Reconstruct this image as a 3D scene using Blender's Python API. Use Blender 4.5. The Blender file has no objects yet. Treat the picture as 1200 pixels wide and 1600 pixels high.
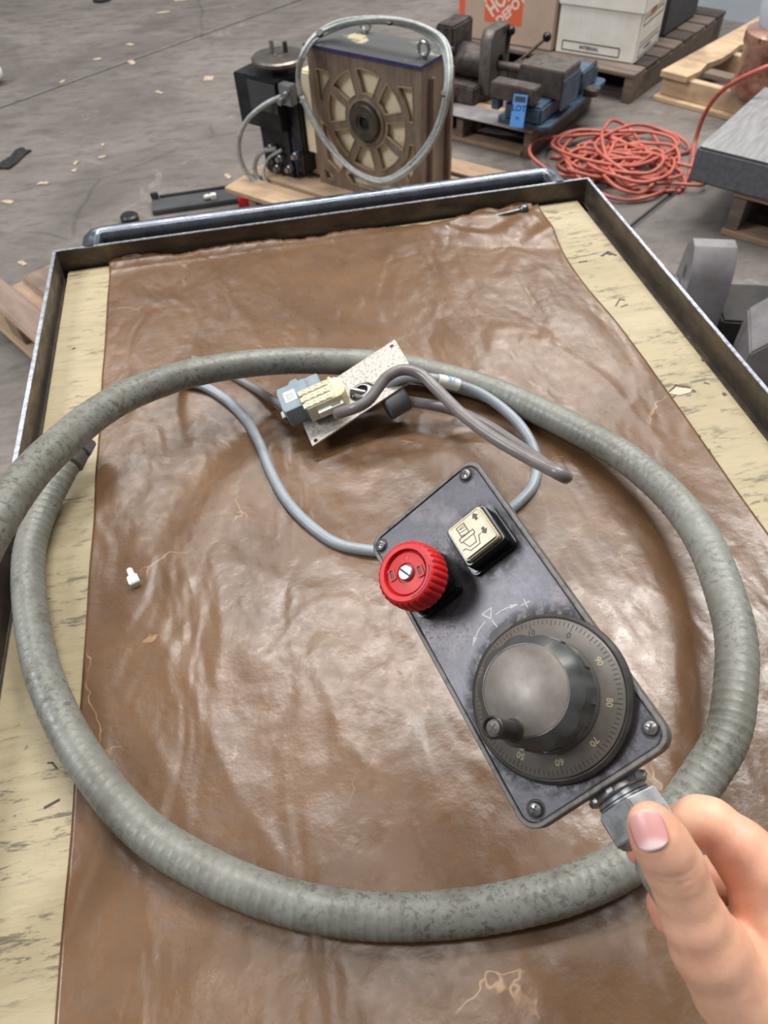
import bpy, bmesh, math, random
import numpy as np
from mathutils import Vector, Matrix, noise
random.seed(7)
R_ = math.radians
# ------------------------------------------------------------------ camera
F_PX, CX, CY = 1110.0, 600.0, 800.0
CH, TZ = 1.36, 0.86                     # camera height, tray surface height
_v1 = np.array([-345., -1305., F_PX]); _Y = _v1/np.linalg.norm(_v1)
_t = (F_PX**2 + 689700)/164.9
_v2 = np.array([-505+_t, -395-.138*_t, F_PX]); _X = _v2 - (_v2@_Y)*_Y; _X /= np.linalg.norm(_X)
ROT = np.stack([_X, _Y, np.cross(_X, _Y)])          # camera (x right, y down, z forward) -> world
EYE = np.array([0, 0, CH])
def ray(px, py): return ROT @ np.array([(px-CX)/F_PX, (py-CY)/F_PX, 1.])
def G(px, py, z):                                    # point at height z
    w = ray(px, py); return Vector(w*((z-CH)/w[2]) + EYE)
def T(px, py, h): return G(px, py, TZ+h)             # point above the tray
def CP(px, py, d): return Vector(ray(px, py)*d + EYE)
cam_d = bpy.data.cameras.new('camera'); cam = bpy.data.objects.new('camera', cam_d)
bpy.context.collection.objects.link(cam)
m = Matrix.Identity(4)
for i, v in enumerate((ROT@[1, 0, 0], ROT@[0, -1, 0], ROT@[0, 0, -1.])):
    for j in range(3): m[j][i] = v[j]
m.translation = (0, 0, CH); cam.matrix_world = m
cam_d.sensor_fit = 'VERTICAL'; cam_d.sensor_height = 24; cam_d.lens = 24*F_PX/1600
cam_d.clip_start = .02; cam_d.clip_end = 100
cam_d.dof.use_dof = True; cam_d.dof.focus_distance = .42; cam_d.dof.aperture_fstop = 11
sc = bpy.context.scene; sc.camera = cam
sc.view_settings.view_transform = 'Standard'; sc.view_settings.look = 'None'
sc.view_settings.gamma = 1; sc.view_settings.use_curve_mapping = False
sc.view_settings.exposure = 0.0
# ------------------------------------------------------------------ world and lights
W = bpy.data.worlds.new('hall'); sc.world = W; W.use_nodes = True
W.node_tree.nodes['Background'].inputs[0].default_value = (.93, .96, 1, 1)
W.node_tree.nodes['Background'].inputs[1].default_value = .20
def area(name, loc, target, sx, sy, power, col=(1, 1, 1)):
    d = bpy.data.lights.new(name, 'AREA'); d.shape = 'RECTANGLE'; d.size = sx; d.size_y = sy
    d.energy = power; d.color = col
    o = bpy.data.objects.new(name, d); bpy.context.collection.objects.link(o)
    o.location = loc; o.rotation_euler = (Vector(target)-Vector(loc)).to_track_quat('-Z', 'Y').to_euler()
    return o
area('clerestory_window', (-5.6, 1.35, 5.7), (0, .2, 1), 2.6, 1.8, 300, (.93, .96, 1))
area('ceiling_lamp', (.6, 2.9, 5.6), (.6, 2.9, 0), 3.0, .4, 185, (1, .98, .95))
area('ceiling_lamp', (3.2, 2.4, 5.6), (2.8, 2.4, 0), .4, 1.8, 200, (1, .98, .95))
area('ceiling_lamp', (.2, .4, 5.6), (.2, .4, 0), 2.6, .5, 45, (1, .98, .95))
area('ceiling_lamp', (-1.5, 5.5, 5.6), (-1.5, 5.5, 0), 2.4, .7, 130, (1, .98, .95))
area('ceiling_lamp', (3.0, 6.0, 5.6), (3.0, 6.0, 0), 2.4, .7, 170, (1, .98, .95))

# ------------------------------------------------------------------ materials
def lin(c):
    return tuple((x/255/12.92 if x/255 <= .04045 else ((x/255+.055)/1.055)**2.4) for x in c)
class NT:
    def __init__(s, name):
        s.m = bpy.data.materials.new(name); s.m.use_nodes = True; s.t = s.m.node_tree
        s.b = s.t.nodes['Principled BSDF']; s.tc = s.t.nodes.new('ShaderNodeTexCoord')
    def n(s, ty, **k):
        o = s.t.nodes.new('ShaderNode'+ty)
        for a, v in k.items():
            if a.startswith('i_'):
                key = a[2:]; o.inputs[int(key) if key.isdigit() else key].default_value = v
            else: setattr(o, a, v)
        return o
    def l(s, a, b): s.t.links.new(a, b)
    def vec(s, scale=(1, 1, 1), rot=(0, 0, 0), src='Object'):
        mp = s.n('Mapping'); mp.inputs['Scale'].default_value = scale; mp.inputs['Rotation'].default_value = rot
        s.l(s.tc.outputs[src], mp.inputs[0]); return mp.outputs[0]
    def noise(s, scale, detail=4, rough=.6, v=None, dist=0):
        n = s.n('TexNoise'); n.inputs['Scale'].default_value = scale; n.inputs['Detail'].default_value = detail
        n.inputs['Roughness'].default_value = rough; n.inputs['Distortion'].default_value = dist
        s.l(v if v else s.tc.outputs['Object'], n.inputs['Vector']); return n.outputs['Fac']
    def ramp(s, fac, lo, hi, a=0, b=1):
        r = s.n('MapRange'); r.inputs[1].default_value = lo; r.inputs[2].default_value = hi
        r.inputs[3].default_value = a; r.inputs[4].default_value = b; s.l(fac, r.inputs[0]); return r.outputs[0]
    def mul(s, a, b, op='MULTIPLY'):
        q = s.n('Math', operation=op)
        for i, x in enumerate((a, b)):
            if isinstance(x, (int, float)): q.inputs[i].default_value = x
            else: s.l(x, q.inputs[i])
        return q.outputs[0]
    def mix(s, fac, a, b):
        q = s.n('Mix', data_type='RGBA')
        if isinstance(fac, (int, float)): q.inputs[0].default_value = fac
        else: s.l(fac, q.inputs[0])
        for i, x in ((6, a), (7, b)):
            if isinstance(x, tuple): q.inputs[i].default_value = (*x[:3], 1)
            else: s.l(x, q.inputs[i])
        return q.outputs[2]
    def bump(s, h, strength, dist=.001, prev=None):
        q = s.n('Bump'); q.inputs['Strength'].default_value = strength; q.inputs['Distance'].default_value = dist
        s.l(h, q.inputs['Height'])
        if prev: s.l(prev, q.inputs['Normal'])
        s.l(q.outputs[0], s.b.inputs['Normal']); return q.outputs[0]
    def set(s, **k):
        for a, v in k.items():
            i = s.b.inputs[a.replace('_', ' ')]
            if isinstance(v, (int, float)): i.default_value = v
            elif isinstance(v, tuple): i.default_value = (*v[:3], 1) if i.type == 'RGBA' else v
            else: s.l(v, i)
        return s
def simple(name, col, rough=.5, metal=0, col2=None, scale=30, amt=.6, lo=.4, hi=.65, bump=0, bscale=None, stretch=(1, 1, 1), bdist=.001, spec=.5, rvar=0, coat=0):
    t = NT(name); a = lin(col)
    if col2:
        v = t.vec(stretch)
        f = t.noise(scale, 5, .65, v)
        t.set(Base_Color=t.mix(t.ramp(f, lo, hi, 0, amt), a, lin(col2)))
    else: t.set(Base_Color=a)
    t.set(Roughness=rough, Metallic=metal, Specular_IOR_Level=spec, Coat_Weight=coat)
    if rvar:
        f2 = t.noise(scale*1.7, 4, .6, t.vec(stretch)); t.set(Roughness=t.ramp(f2, .35, .65, max(.05, rough-rvar), rough+rvar))
    if bump: t.bump(t.noise(bscale or scale*2, 4, .6, t.vec(stretch)), bump, bdist)
    return t.m
M = {}
M['rubber'] = simple('black_plastic', (26, 26, 28), .38, 0, (52, 50, 48), 120, .6, bump=.1)
M['black_gloss'] = simple('black_gloss', (14, 14, 15), .22, 0, (60, 56, 52), 300, .6, .55, .7)
M['steel'] = simple('worn_steel', (120, 122, 126), .38, .85, (64, 60, 58), 40, .8, bump=.25, bdist=.0006, rvar=.12)
M['chrome'] = simple('chrome', (176, 178, 180), .3, .9, (120, 118, 114), 200, .7)
M['screw'] = simple('screw_zinc', (170, 168, 165), .3, .9, (70, 65, 60), 400, .6)
M['dark_steel'] = simple('dark_steel', (70, 66, 62), .5, .6, (112, 98, 82), 14, .75, bump=.3, bdist=.001, rvar=.15)
M['rimm'] = simple('blackened_angle_iron', (86, 80, 74), .42, .55, (124, 110, 92), 22, .8, .42, .68, bump=.35, bdist=.0008, rvar=.15, stretch=(1, 1, 2))
M['edge_bright'] = simple('bare_rubbed_steel', (190, 195, 205), .3, .85, (110, 110, 115), 160, .7, bump=.4, bdist=.0005)
M['tube'] = simple('handle_tube_steel', (118, 124, 134), .28, .85, (78, 80, 88), 26, .6, .4, .7, bump=.15, bdist=.0008, rvar=.1)
M['red'] = simple('red_plastic', (212, 34, 36), .42, 0, (168, 24, 28), 90, .6, bump=.1, spec=.4)
M['cable'] = simple('grey_cable_jacket', (152, 160, 166), .36, 0, (118, 122, 122), 60, .5, .5, .75)
M['cable2'] = simple('dark_grey_cable_jacket', (128, 122, 120), .3, 0, (96, 90, 90), 40, .5, spec=.6)
M['armor'] = simple('pale_grey_hose', (176, 180, 176), .5, .1, (120, 122, 118), 70, .6)
M['cream'] = simple('cream_paint', (232, 216, 184), .5, 0, (150, 128, 96), 18, .7, .55, .75, bump=.2, bdist=.002)
M['bronze'] = simple('oily_brown_steel', (142, 126, 110), .45, .2, (100, 84, 70), 9, .8, bump=.15, rvar=.12, stretch=(3, 1, .7))
M['lip'] = simple('tan_painted_edge', (176, 148, 118), .5, 0, (130, 104, 84), 20, .7)
M['blue_line'] = simple('blue_paint', (52, 56, 110), .4, 0, (30, 32, 70), 60, .7)
M['top_plate'] = simple('grey_plate_flaking', (92, 92, 92), .5, .3, (196, 184, 150), 7, .95, .56, .62)
M['black_metal'] = simple('black_enamel', (24, 24, 27), .35, .2, (58, 56, 58), 20, .5)
M['disc'] = simple('brushed_disc', (128, 122, 114), .36, .85, (92, 86, 80), 30, .6)
M['vise'] = simple('vise_cast_iron', (66, 60, 58), .5, .55, (112, 100, 92), 26, .75, bump=.2, rvar=.1)
M['vise_l'] = simple('vise_ground_steel', (112, 106, 102), .42, .6, (84, 72, 64), 22, .75, rvar=.1)
M['vise_blue'] = simple('vise_blue_paint', (70, 96, 118), .5, 0, (52, 56, 62), 24, .8)
M['casting'] = simple('machined_casting', (140, 136, 138), .5, .3, (112, 105, 102), 12, .7, rvar=.1)
M['casting_dark'] = simple('rough_casting', (56, 52, 50), .6, .3, (30, 28, 26), 14, .7, bump=.3, bdist=.003)
M['granite'] = simple('grey_plate_side', (104, 104, 108), .6, .1, (70, 70, 74), 50, .6, bump=.15)
M['cardboard'] = simple('cardboard', (196, 172, 152), .75, 0, (178, 154, 134), 8, .6)
M['orange_ink'] = simple('orange_ink', (226, 104, 66), .7)
M['white_ink'] = simple('pale_ink', (236, 214, 200), .7)
M['boxwhite'] = simple('white_box_board', (238, 235, 226), .7, 0, (220, 212, 194), 10, .6)
M['ink'] = simple('dark_ink', (66, 64, 66), .6)
M['tan'] = simple('tan_hole', (176, 132, 72), .7)
M['tag'] = simple('blue_tag', (92, 156, 226), .4)
M['orange'] = simple('orange_cord', (184, 98, 82), .5, 0, (150, 66, 52), 30, .5)
M['darkbox'] = simple('dark_case', (76, 76, 78), .6, .1, (60, 60, 62), 12, .6)
M['wall'] = simple('white_wall_paint', (196, 206, 216), .7, 0, (182, 190, 200), 3, .6)
M['leaf'] = simple('dry_leaf', (190, 176, 152), .8, 0, (138, 112, 86), 60, .7)
M['rag'] = simple('black_rag', (22, 22, 24), .8, 0, (48, 46, 46), 50, .7)
M['white_plastic'] = simple('white_plastic', (228, 226, 216), .45)
M['beige_conn'] = simple('ivory_nylon', (212, 205, 178), .42, 0, (208, 186, 136), 60, .8, .5, .62)
M['grey_conn'] = simple('bluegrey_nylon', (136, 150, 158), .45, 0, (116, 130, 138), 60, .6)
M['gland'] = simple('nickel_gland', (150, 152, 154), .34, .7, (110, 108, 104), 120, .7, .5, .7, rvar=.08)
M['poly_gland'] = simple('grey_gland', (96, 98, 100), .5)
M['scratch'] = simple('pale_marking', (206, 200, 196), .5)
M['engrave'] = simple('gold_marking', (178, 164, 128), .5)
M['engrave_d'] = simple('dark_marking', (40, 37, 34), .5)
M['iconc'] = simple('icon_print', (84, 76, 62), .5)
M['nail'] = None

def wood(name, a, b, dark, sc=14, st=(1, 9, 9)):
    t = NT(name); v = t.vec(st)
    f = t.noise(sc/4, 6, .65, v, .6); g = t.noise(5, 3, .6)
    c = t.mix(t.ramp(f, .35, .7), lin(a), lin(b)); c = t.mix(t.ramp(g, .5, .72, 0, .75), c, lin(dark))
    t.set(Base_Color=c, Roughness=.78); t.bump(f, .4, .002); return t.m
M['wood_grey'] = wood('weathered_wood', (128, 112, 98), (94, 82, 74), (64, 56, 52))
M['wood_dark'] = wood('dark_oily_wood', (92, 80, 72), (62, 54, 50), (40, 36, 34))
M['wood_new'] = wood('fresh_pallet_wood', (206, 178, 146), (180, 150, 118), (130, 106, 86))
M['pale_wood'] = simple('pale_torn_veneer', (196, 182, 158), .7)
M['wood_wth'] = wood('weathered_brown_board', (142, 122, 108), (116, 98, 86), (84, 72, 66))
M['wood_mid'] = wood('tan_pallet_wood', (166, 138, 112), (138, 114, 94), (98, 84, 74))

# conduit: grey vinyl with brown-black scuffs
def conduit_mat():
    t = NT('conduit_vinyl')
    at = t.n('Attribute', attribute_name='wear'); at2 = t.n('Attribute', attribute_name='along')
    sh_ = t.n('Attribute', attribute_name='dark_tone')
    base = t.mix(sh_.outputs['Fac'], t.mix(t.ramp(t.noise(9, 3), .35, .65), lin((142, 144, 136)), lin((124, 125, 116))), lin((94, 91, 82)))
    mpn = t.noise(210, 6, .72, None, .3)
    big = t.noise(16, 3, .6)
    st = t.mul(t.ramp(mpn, .50, .60), t.ramp(big, .36, .58))
    st = t.mul(st, at.outputs['Fac'])
    c = t.mix(t.mul(st, .85), base, lin((72, 64, 54)))
    fine = t.ramp(t.noise(60, 5, .7), .45, .7, 0, .75)
    c = t.mix(t.mul(fine, at.outputs['Fac']), c, lin((98, 90, 78)))
    t.set(Base_Color=c, Roughness=t.ramp(mpn, .4, .7, .36, .55), Specular_IOR_Level=.5)
    w = t.n('TexNoise', noise_dimensions='1D'); w.inputs['Scale'].default_value = 1
    nb = t.bump(t.noise(140, 4), .25, .0006)
    return t.m
M['conduit'] = conduit_mat()

def floor_mat():
    t = NT('shop_concrete')
    a = t.noise(1.3, 6, .65, None, .8); b = t.noise(7, 5, .7, t.vec((1, 2.2, 1), (0, 0, .6))); f = t.noise(90, 4, .7)
    c = t.mix(t.ramp(a, .35, .65), lin((126, 119, 113)), lin((98, 92, 87)))
    c = t.mix(t.ramp(b, .46, .70, 0, .75), c, lin((76, 70, 66)))
    c = t.mix(t.ramp(t.noise(3.1, 5, .7, None, 1.2), .62, .72, 0, .45), c, lin((158, 154, 150)))
    c = t.mix(t.ramp(f, .6, .8, 0, .35), c, lin((150, 146, 140)))
    # hairline cracks and scrape marks
    vo = t.n('TexVoronoi', feature='DISTANCE_TO_EDGE'); vo.inputs['Scale'].default_value = .55
    wv = t.n('Mix', data_type='VECTOR'); wv.inputs[0].default_value = .12
    nz = t.n('TexNoise'); nz.inputs['Scale'].default_value = 2.2; t.l(t.tc.outputs['Object'], nz.inputs['Vector'])
    t.l(t.tc.outputs['Object'], wv.inputs[4]); t.l(nz.outputs['Color'], wv.inputs[5]); t.l(wv.outputs[1], vo.inputs['Vector'])
    cr = t.ramp(vo.outputs['Distance'], .001, .005, .4, 0)
    c = t.mix(t.mul(cr, t.ramp(a, .45, .55)), c, lin((60, 57, 55)))
    t.set(Base_Color=c, Roughness=t.ramp(b, .3, .7, .42, .66), Specular_IOR_Level=.45)
    t.bump(t.noise(40, 5, .7), .12, .003); return t.m
M['floor'] = floor_mat()

def paper_mat():
    t = NT('waxed_kraft_paper')
    a = t.noise(9, 5, .65); b = t.noise(60, 5, .75); s = t.noise(420, 3, .7)
    c = t.mix(t.ramp(a, .35, .65), lin((118, 87, 59)), lin((96, 69, 45)))
    c = t.mix(t.ramp(b, .45, .7, 0, .45), c, lin((88, 64, 42)))
    c = t.mix(t.ramp(s, .7, .8, 0, .4), c, lin((178, 140, 100)))
    c = t.mix(t.ramp(t.noise(130, 2, .5), .76, .8, 0, .7), c, lin((64, 44, 32)))
    # pale crease lines rubbed through the wax
    vo = t.n('TexVoronoi', feature='DISTANCE_TO_EDGE'); vo.inputs['Scale'].default_value = 7
    nz = t.n('TexNoise'); nz.inputs['Scale'].default_value = 14; nz.inputs['Detail'].default_value = 4; t.l(t.tc.outputs['Object'], nz.inputs['Vector'])
    wv = t.n('Mix', data_type='VECTOR'); wv.inputs[0].default_value = .09
    t.l(t.tc.outputs['Object'], wv.inputs[4]); t.l(nz.outputs['Color'], wv.inputs[5]); t.l(wv.outputs[1], vo.inputs['Vector'])
    ln = t.mul(t.ramp(vo.outputs['Distance'], .0, .007, .7, 0), t.ramp(t.noise(17, 2), .58, .66))
    c = t.mix(ln, c, lin((186, 150, 112)))
    t.set(Base_Color=c, Roughness=t.ramp(b, .35, .7, .25, .38), Specular_IOR_Level=.58)
    h = t.mul(t.noise(13, 2, .5, t.vec((1.5, .7, 1), (0, 0, -.35)), .5), t.mul(t.noise(55, 4, .55), .12), 'ADD')
    t.bump(h, .6, .008); return t.m
M['paper'] = paper_mat()

def ply_mat():
    t = NT('cream_plywood')
    a = t.noise(5, 4); g = t.noise(9, 5, .7, t.vec((1, 9, 1)), .4); sm_ = t.noise(34, 5, .75, t.vec((1, 3.2, 1), (0, 0, .12)), .5)
    c = t.mix(t.ramp(a, .35, .65), lin((184, 170, 138)), lin((168, 153, 120)))
    c = t.mix(t.ramp(g, .45, .75, 0, .55), c, lin((146, 131, 100)))
    k = t.noise(34, 5, .7, t.vec((1, 4.5, 1), (0, 0, .08)), .3); ms = t.noise(10, 3, .6, t.vec((1, 1.6, 1), (0, 0, 1)))
    c = t.mix(t.mul(t.ramp(k, .54, .62), t.ramp(ms, .44, .58, .06, .85)), c, lin((92, 84, 70)))
    c = t.mix(t.mul(t.ramp(sm_, .57, .66), t.ramp(t.noise(11, 3, .6, t.vec((.6, 1.6, 1))), .45, .62, .05, .75)), c, lin((112, 102, 84)))
    sp = t.noise(60, 4, .7, t.vec((1, 2, 1)))
    c = t.mix(t.ramp(sp, .68, .73, 0, .7), c, lin((70, 62, 52)))
    t.set(Base_Color=c, Roughness=.6); t.bump(k, .35, .0012); return t.m
M['ply'] = ply_mat()

def plate_mat():                                     # pendant face: dark anodised, dusty and greasy
    t = NT('anodised_faceplate')
    a = t.noise(45, 5, .7); f = t.noise(600, 3, .8); d = t.noise(22, 6, .75)
    c = t.mix(t.ramp(a, .35, .7), lin((58, 55, 60)), lin((82, 78, 85)))
    c = t.mix(t.ramp(d, .5, .68, 0, .7), c, lin((136, 128, 128)))
    c = t.mix(t.mul(t.ramp(f, .52, .62), t.ramp(t.noise(30, 3), .45, .6)), c, lin((40, 36, 36)))
    def near(x, y, r0, r1):                          # grease caked round the fittings
        q = t.n('VectorMath', operation='DISTANCE'); q.inputs[1].default_value = (x, y, 0); t.l(t.tc.outputs['Object'], q.inputs[0])
        return t.ramp(q.outputs['Value'], r0, r1, 1, 0)
    gs = t.mul(t.mul(near(.0036, -.0418, .037, .044), near(-.0175, .038, .013, .025), 'MAXIMUM'), near(.0176, .040, .013, .024), 'MAXIMUM')
    gs = t.mul(gs, t.ramp(t.noise(160, 5, .75), .38, .56))
    c = t.mix(t.mul(gs, .85), c, lin((34, 30, 29)))
    t.set(Base_Color=c, Roughness=t.mul(t.ramp(d, .3, .7, .26, .46), t.mul(gs, .25), 'ADD'), Metallic=.3, Specular_IOR_Level=.6)
    t.bump(f, .08, .0003); return t.m
M['face'] = plate_mat()
M['case'] = simple('grey_cast_case', (112, 108, 104), .5, .3, (60, 56, 52), 160, .8, .5, .68, bump=.2, bdist=.0004)
M['dial'] = simple('dial_grey', (106, 99, 91), .42, .1, (88, 82, 76), 60, .7, rvar=.08)
M['dial_ring'] = simple('dial_ring', (58, 58, 56), .48, .3, (88, 84, 78), 120, .6)
M['knob'] = simple('knob_grey', (66, 67, 66), .36, 0, (92, 90, 86), 60, .5, rvar=.06, spec=.6)
M['knob_face'] = simple('knob_face_disc', (112, 104, 98), .42, .25, (138, 130, 122), 55, .8, .42, .66, rvar=.08)
def metal_plate():
    t = NT('speckled_aluminium_plate'); f = t.noise(330, 4, .7); g = t.noise(35, 4)
    c = t.mix(t.ramp(f, .5, .6), lin((182, 178, 170)), lin((138, 130, 122)))
    c = t.mix(t.ramp(g, .45, .7, 0, .3), c, lin((150, 132, 116)))
    t.set(Base_Color=c, Roughness=.42, Metallic=.35); t.bump(f, .2, .0003); return t.m
M['alu'] = metal_plate()
def cap_mat():
    t = NT('ivory_lens'); g = t.noise(120, 4)
    t.set(Base_Color=t.mix(t.ramp(g, .4, .7, 0, .5), lin((196, 182, 146)), lin((164, 148, 110))), Roughness=.3, Coat_Weight=.15, Coat_Roughness=.1); return t.m
M['lens'] = cap_mat()
def granite_top():
    t = NT('ground_plate_top'); w = t.noise(9, 3, .6, t.vec((8, 1, 1), (0, 0, .5)))
    t.set(Base_Color=t.mix(t.ramp(w, .35, .65), lin((156, 154, 153)), lin((128, 126, 126))), Roughness=.36, Metallic=.15); return t.m
M['plate_top'] = granite_top()
def rust():
    t = NT('rust_under_film'); a = t.noise(7, 6, .7)
    c = t.mix(t.ramp(a, .4, .6), lin((112, 66, 48)), lin((168, 128, 108))); c = t.mix(t.ramp(t.noise(11, 4), .6, .66), c, lin((52, 38, 36)))
    t.set(Base_Color=c, Roughness=.35, Coat_Weight=.5, Coat_Roughness=.15); t.bump(t.noise(14, 5), .7, .02); return t.m
M['rust'] = rust()
def skin():
    t = NT('skin'); at = t.n('Attribute', attribute_name='pink')
    c = t.mix(t.ramp(t.noise(24, 4, .6), .35, .65), lin((234, 184, 154)), lin((224, 168, 140)))
    c = t.mix(t.mul(t.ramp(t.noise(170, 3, .6), .45, .7, 0, .25), 1), c, lin((200, 134, 110)))
    c = t.mix(at.outputs['Fac'], c, lin((214, 126, 112)))
    t.set(Base_Color=c, Roughness=.48, Subsurface_Weight=.22, Subsurface_Scale=.004, Specular_IOR_Level=.4)
    t.b.inputs['Subsurface Radius'].default_value = (1, .35, .2)
    v = t.n('TexVoronoi'); v.inputs['Scale'].default_value = 900; t.l(t.tc.outputs['Object'], v.inputs['Vector'])
    t.bump(v.outputs['Distance'], .12, .0003); return t.m
M['skin'] = skin()
def nailm():
    t = NT('fingernail'); at = t.n('Attribute', attribute_name='lunula')
    t.set(Base_Color=t.mix(at.outputs['Fac'], lin((208, 150, 146)), lin((232, 206, 202))), Roughness=.38, Coat_Weight=.1, Coat_Roughness=.2); return t.m
M['nail'] = nailm()

# ------------------------------------------------------------------ mesh helpers: a part is (verts, faces)
def join(*ps):
    V, Fc = [], []
    for v, f in ps:
        n = len(V); V += list(v); Fc += [tuple(i+n for i in q) for q in f]
    return V, Fc
def tr(p, mtx): return [tuple(mtx @ Vector(v)) for v in p[0]], p[1]
def mv(p, x=0, y=0, z=0, rz=0, rx=0, ry=0):
    return tr(p, Matrix.Translation((x, y, z)) @ Matrix.Rotation(rz, 4, 'Z') @ Matrix.Rotation(ry, 4, 'Y') @ Matrix.Rotation(rx, 4, 'X'))
def box(x0, y0, z0, x1, y1, z1):
    v = [(x, y, z) for z in (z0, z1) for y in (y0, y1) for x in (x0, x1)]
    return v, [(0, 2, 3, 1), (4, 5, 7, 6), (0, 1, 5, 4), (2, 6, 7, 3), (0, 4, 6, 2), (1, 3, 7, 5)]
def lathe(prof, n=32, cap=True):
    V = [(r*math.cos(2*math.pi*i/n), r*math.sin(2*math.pi*i/n), z) for r, z in prof for i in range(n)]
    Fc = [(k*n+i, k*n+(i+1) % n, (k+1)*n+(i+1) % n, (k+1)*n+i) for k in range(len(prof)-1) for i in range(n)]
    if cap: Fc += [tuple(range(n))[::-1], tuple(range((len(prof)-1)*n, len(prof)*n))]
    return V, Fc
def cyl(p0, p1, r0, r1=None, n=20):
    p0, p1 = Vector(p0), Vector(p1); d = p1-p0
    q = d.to_track_quat('Z', 'Y').to_matrix().to_4x4(); q.translation = p0
    return tr(lathe([(r0, 0), (r0 if r1 is None else r1, d.length)], n), q)
def sphere(c, r, n=14, s=(1, 1, 1)):
    k = n//2; prof = [(max(1e-5, r*math.sin(math.pi*i/k)), -r*math.cos(math.pi*i/k)) for i in range(k+1)]
    p = lathe(prof, n); return [(c[0]+x*s[0], c[1]+y*s[1], c[2]+z*s[2]) for x, y, z in p[0]], p[1]
def prism(pts, z0, z1):
    n = len(pts); V = [(x, y, z0) for x, y in pts]+[(x, y, z1) for x, y in pts]
    return V, [tuple(range(n))[::-1], tuple(range(n, 2*n))]+[(i, (i+1) % n, n+(i+1) % n, n+i) for i in range(n)]
def rrect(w, h, r, n=6, cx=0, cy=0):
    o = []
    for sx, sy, a in ((1, 1, 0), (-1, 1, 90), (-1, -1, 180), (1, -1, 270)):
        for i in range(n+1):
            t = R_(a+90*i/n); o.append((cx+sx*(w/2-r)+r*math.cos(t), cy+sy*(h/2-r)+r*math.sin(t)))
    return o
def catmull(pts, step=.004):
    P = [Vector(p) for p in pts]; P = [P[0]*2-P[1]]+P+[P[-1]*2-P[-2]]; out = []
    for i in range(1, len(P)-2):
        a, b, c, d = P[i-1:i+3]; n = max(2, int((c-b).length/step))
        t0 = 0; t1 = (b-a).length**.5+1e-6; t2 = t1+(c-b).length**.5+1e-6; t3 = t2+(d-c).length**.5+1e-6
        for k in range(n):
            t = t1+(t2-t1)*k/n
            A1 = a*((t1-t)/(t1-t0))+b*((t-t0)/(t1-t0)); A2 = b*((t2-t)/(t2-t1))+c*((t-t1)/(t2-t1)); A3 = c*((t3-t)/(t3-t2))+d*((t-t2)/(t3-t2))
            B1 = A1*((t2-t)/(t2-t0))+A2*((t-t0)/(t2-t0)); B2 = A2*((t3-t)/(t3-t1))+A3*((t-t1)/(t3-t1))
            out.append(B1*((t2-t)/(t2-t1))+B2*((t-t1)/(t2-t1)))
    out.append(P[-2]); return out
def tube(pts, rad, n=12):                           # rad: number or function of arc length
    V, Fc = [], []; N = len(pts); nrm = None; s = 0
    for i, p in enumerate(pts):
        t = (pts[min(i+1, N-1)]-pts[max(i-1, 0)]).normalized()
        if nrm is None: nrm = t.orthogonal().normalized()
        nrm = (nrm - t*nrm.dot(t)).normalized(); b = t.cross(nrm)
        if i: s += (p-pts[i-1]).length
        r = rad(s) if callable(rad) else rad
        for k in range(n):
            a = 2*math.pi*k/n; V.append(tuple(p+(nrm*math.cos(a)+b*math.sin(a))*r))
        if i: Fc += [((i-1)*n+k, (i-1)*n+(k+1) % n, i*n+(k+1) % n, i*n+k) for k in range(n)]
    Fc += [tuple(range(n))[::-1], tuple(range((N-1)*n, N*n))]
    return V, Fc
COL = bpy.context.collection
def mesh(name, p, mat, bevel=0, seg=2, angle=35, smooth=True):
    me = bpy.data.meshes.new(name); me.from_pydata([tuple(v) for v in p[0]], [], p[1])
    if bevel:
        bm = bmesh.new(); bm.from_mesh(me)
        es = [e for e in bm.edges if len(e.link_faces) == 2 and e.calc_face_angle(0) > R_(40)]
        bmesh.ops.bevel(bm, geom=es, offset=bevel, segments=seg, affect='EDGES', clamp_overlap=True)
        bm.to_mesh(me); bm.free()
    if smooth:
        me.shade_smooth(); me.set_sharp_from_angle(angle=R_(angle))
    if mat: me.materials.append(M[mat] if isinstance(mat, str) else mat)
    return me
def ob(name, p, mat, parent=None, bevel=0, loc=None, mtx=None, **k):
    o = bpy.data.objects.new(name, p if isinstance(p, bpy.types.Mesh) else mesh(name, p, mat, bevel, **k)); COL.objects.link(o)
    if parent: o.parent = parent
    if mtx is not None: o.matrix_world = mtx if not parent else mtx
    if loc is not None: o.location = loc
    return o
def tag(o, label, cat, group=None, kind=None):
    o['label'] = label; o['category'] = cat
    if group: o['group'] = group
    if kind: o['kind'] = kind
    return o
def thing(name, label, cat, mtx=None, group=None):
    o = bpy.data.objects.new(name, None); COL.objects.link(o); o.empty_display_size = .05
    if mtx is not None: o.matrix_world = mtx
    return tag(o, label, cat, group)
def at(x, y, z=0, rz=0): return Matrix.Translation((x, y, z)) @ Matrix.Rotation(rz, 4, 'Z')
def frame(A, B, z):                                  # local frame: x from A to B, y to the left of it, z up
    return at(A[0], A[1], z, math.atan2(B[1]-A[1], B[0]-A[0]))
def fmat(o, x, z):
    z = Vector(z).normalized(); x = Vector(x); x = (x-z*x.dot(z)).normalized(); y = z.cross(x)
    q = Matrix((x, y, z)).transposed().to_4x4(); q.translation = Vector(o); return q
def origin(p, c):                                    # shift a part so its object sits at c
    c = Vector(c); return [tuple(Vector(v)-c) for v in p[0]], p[1]
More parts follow.
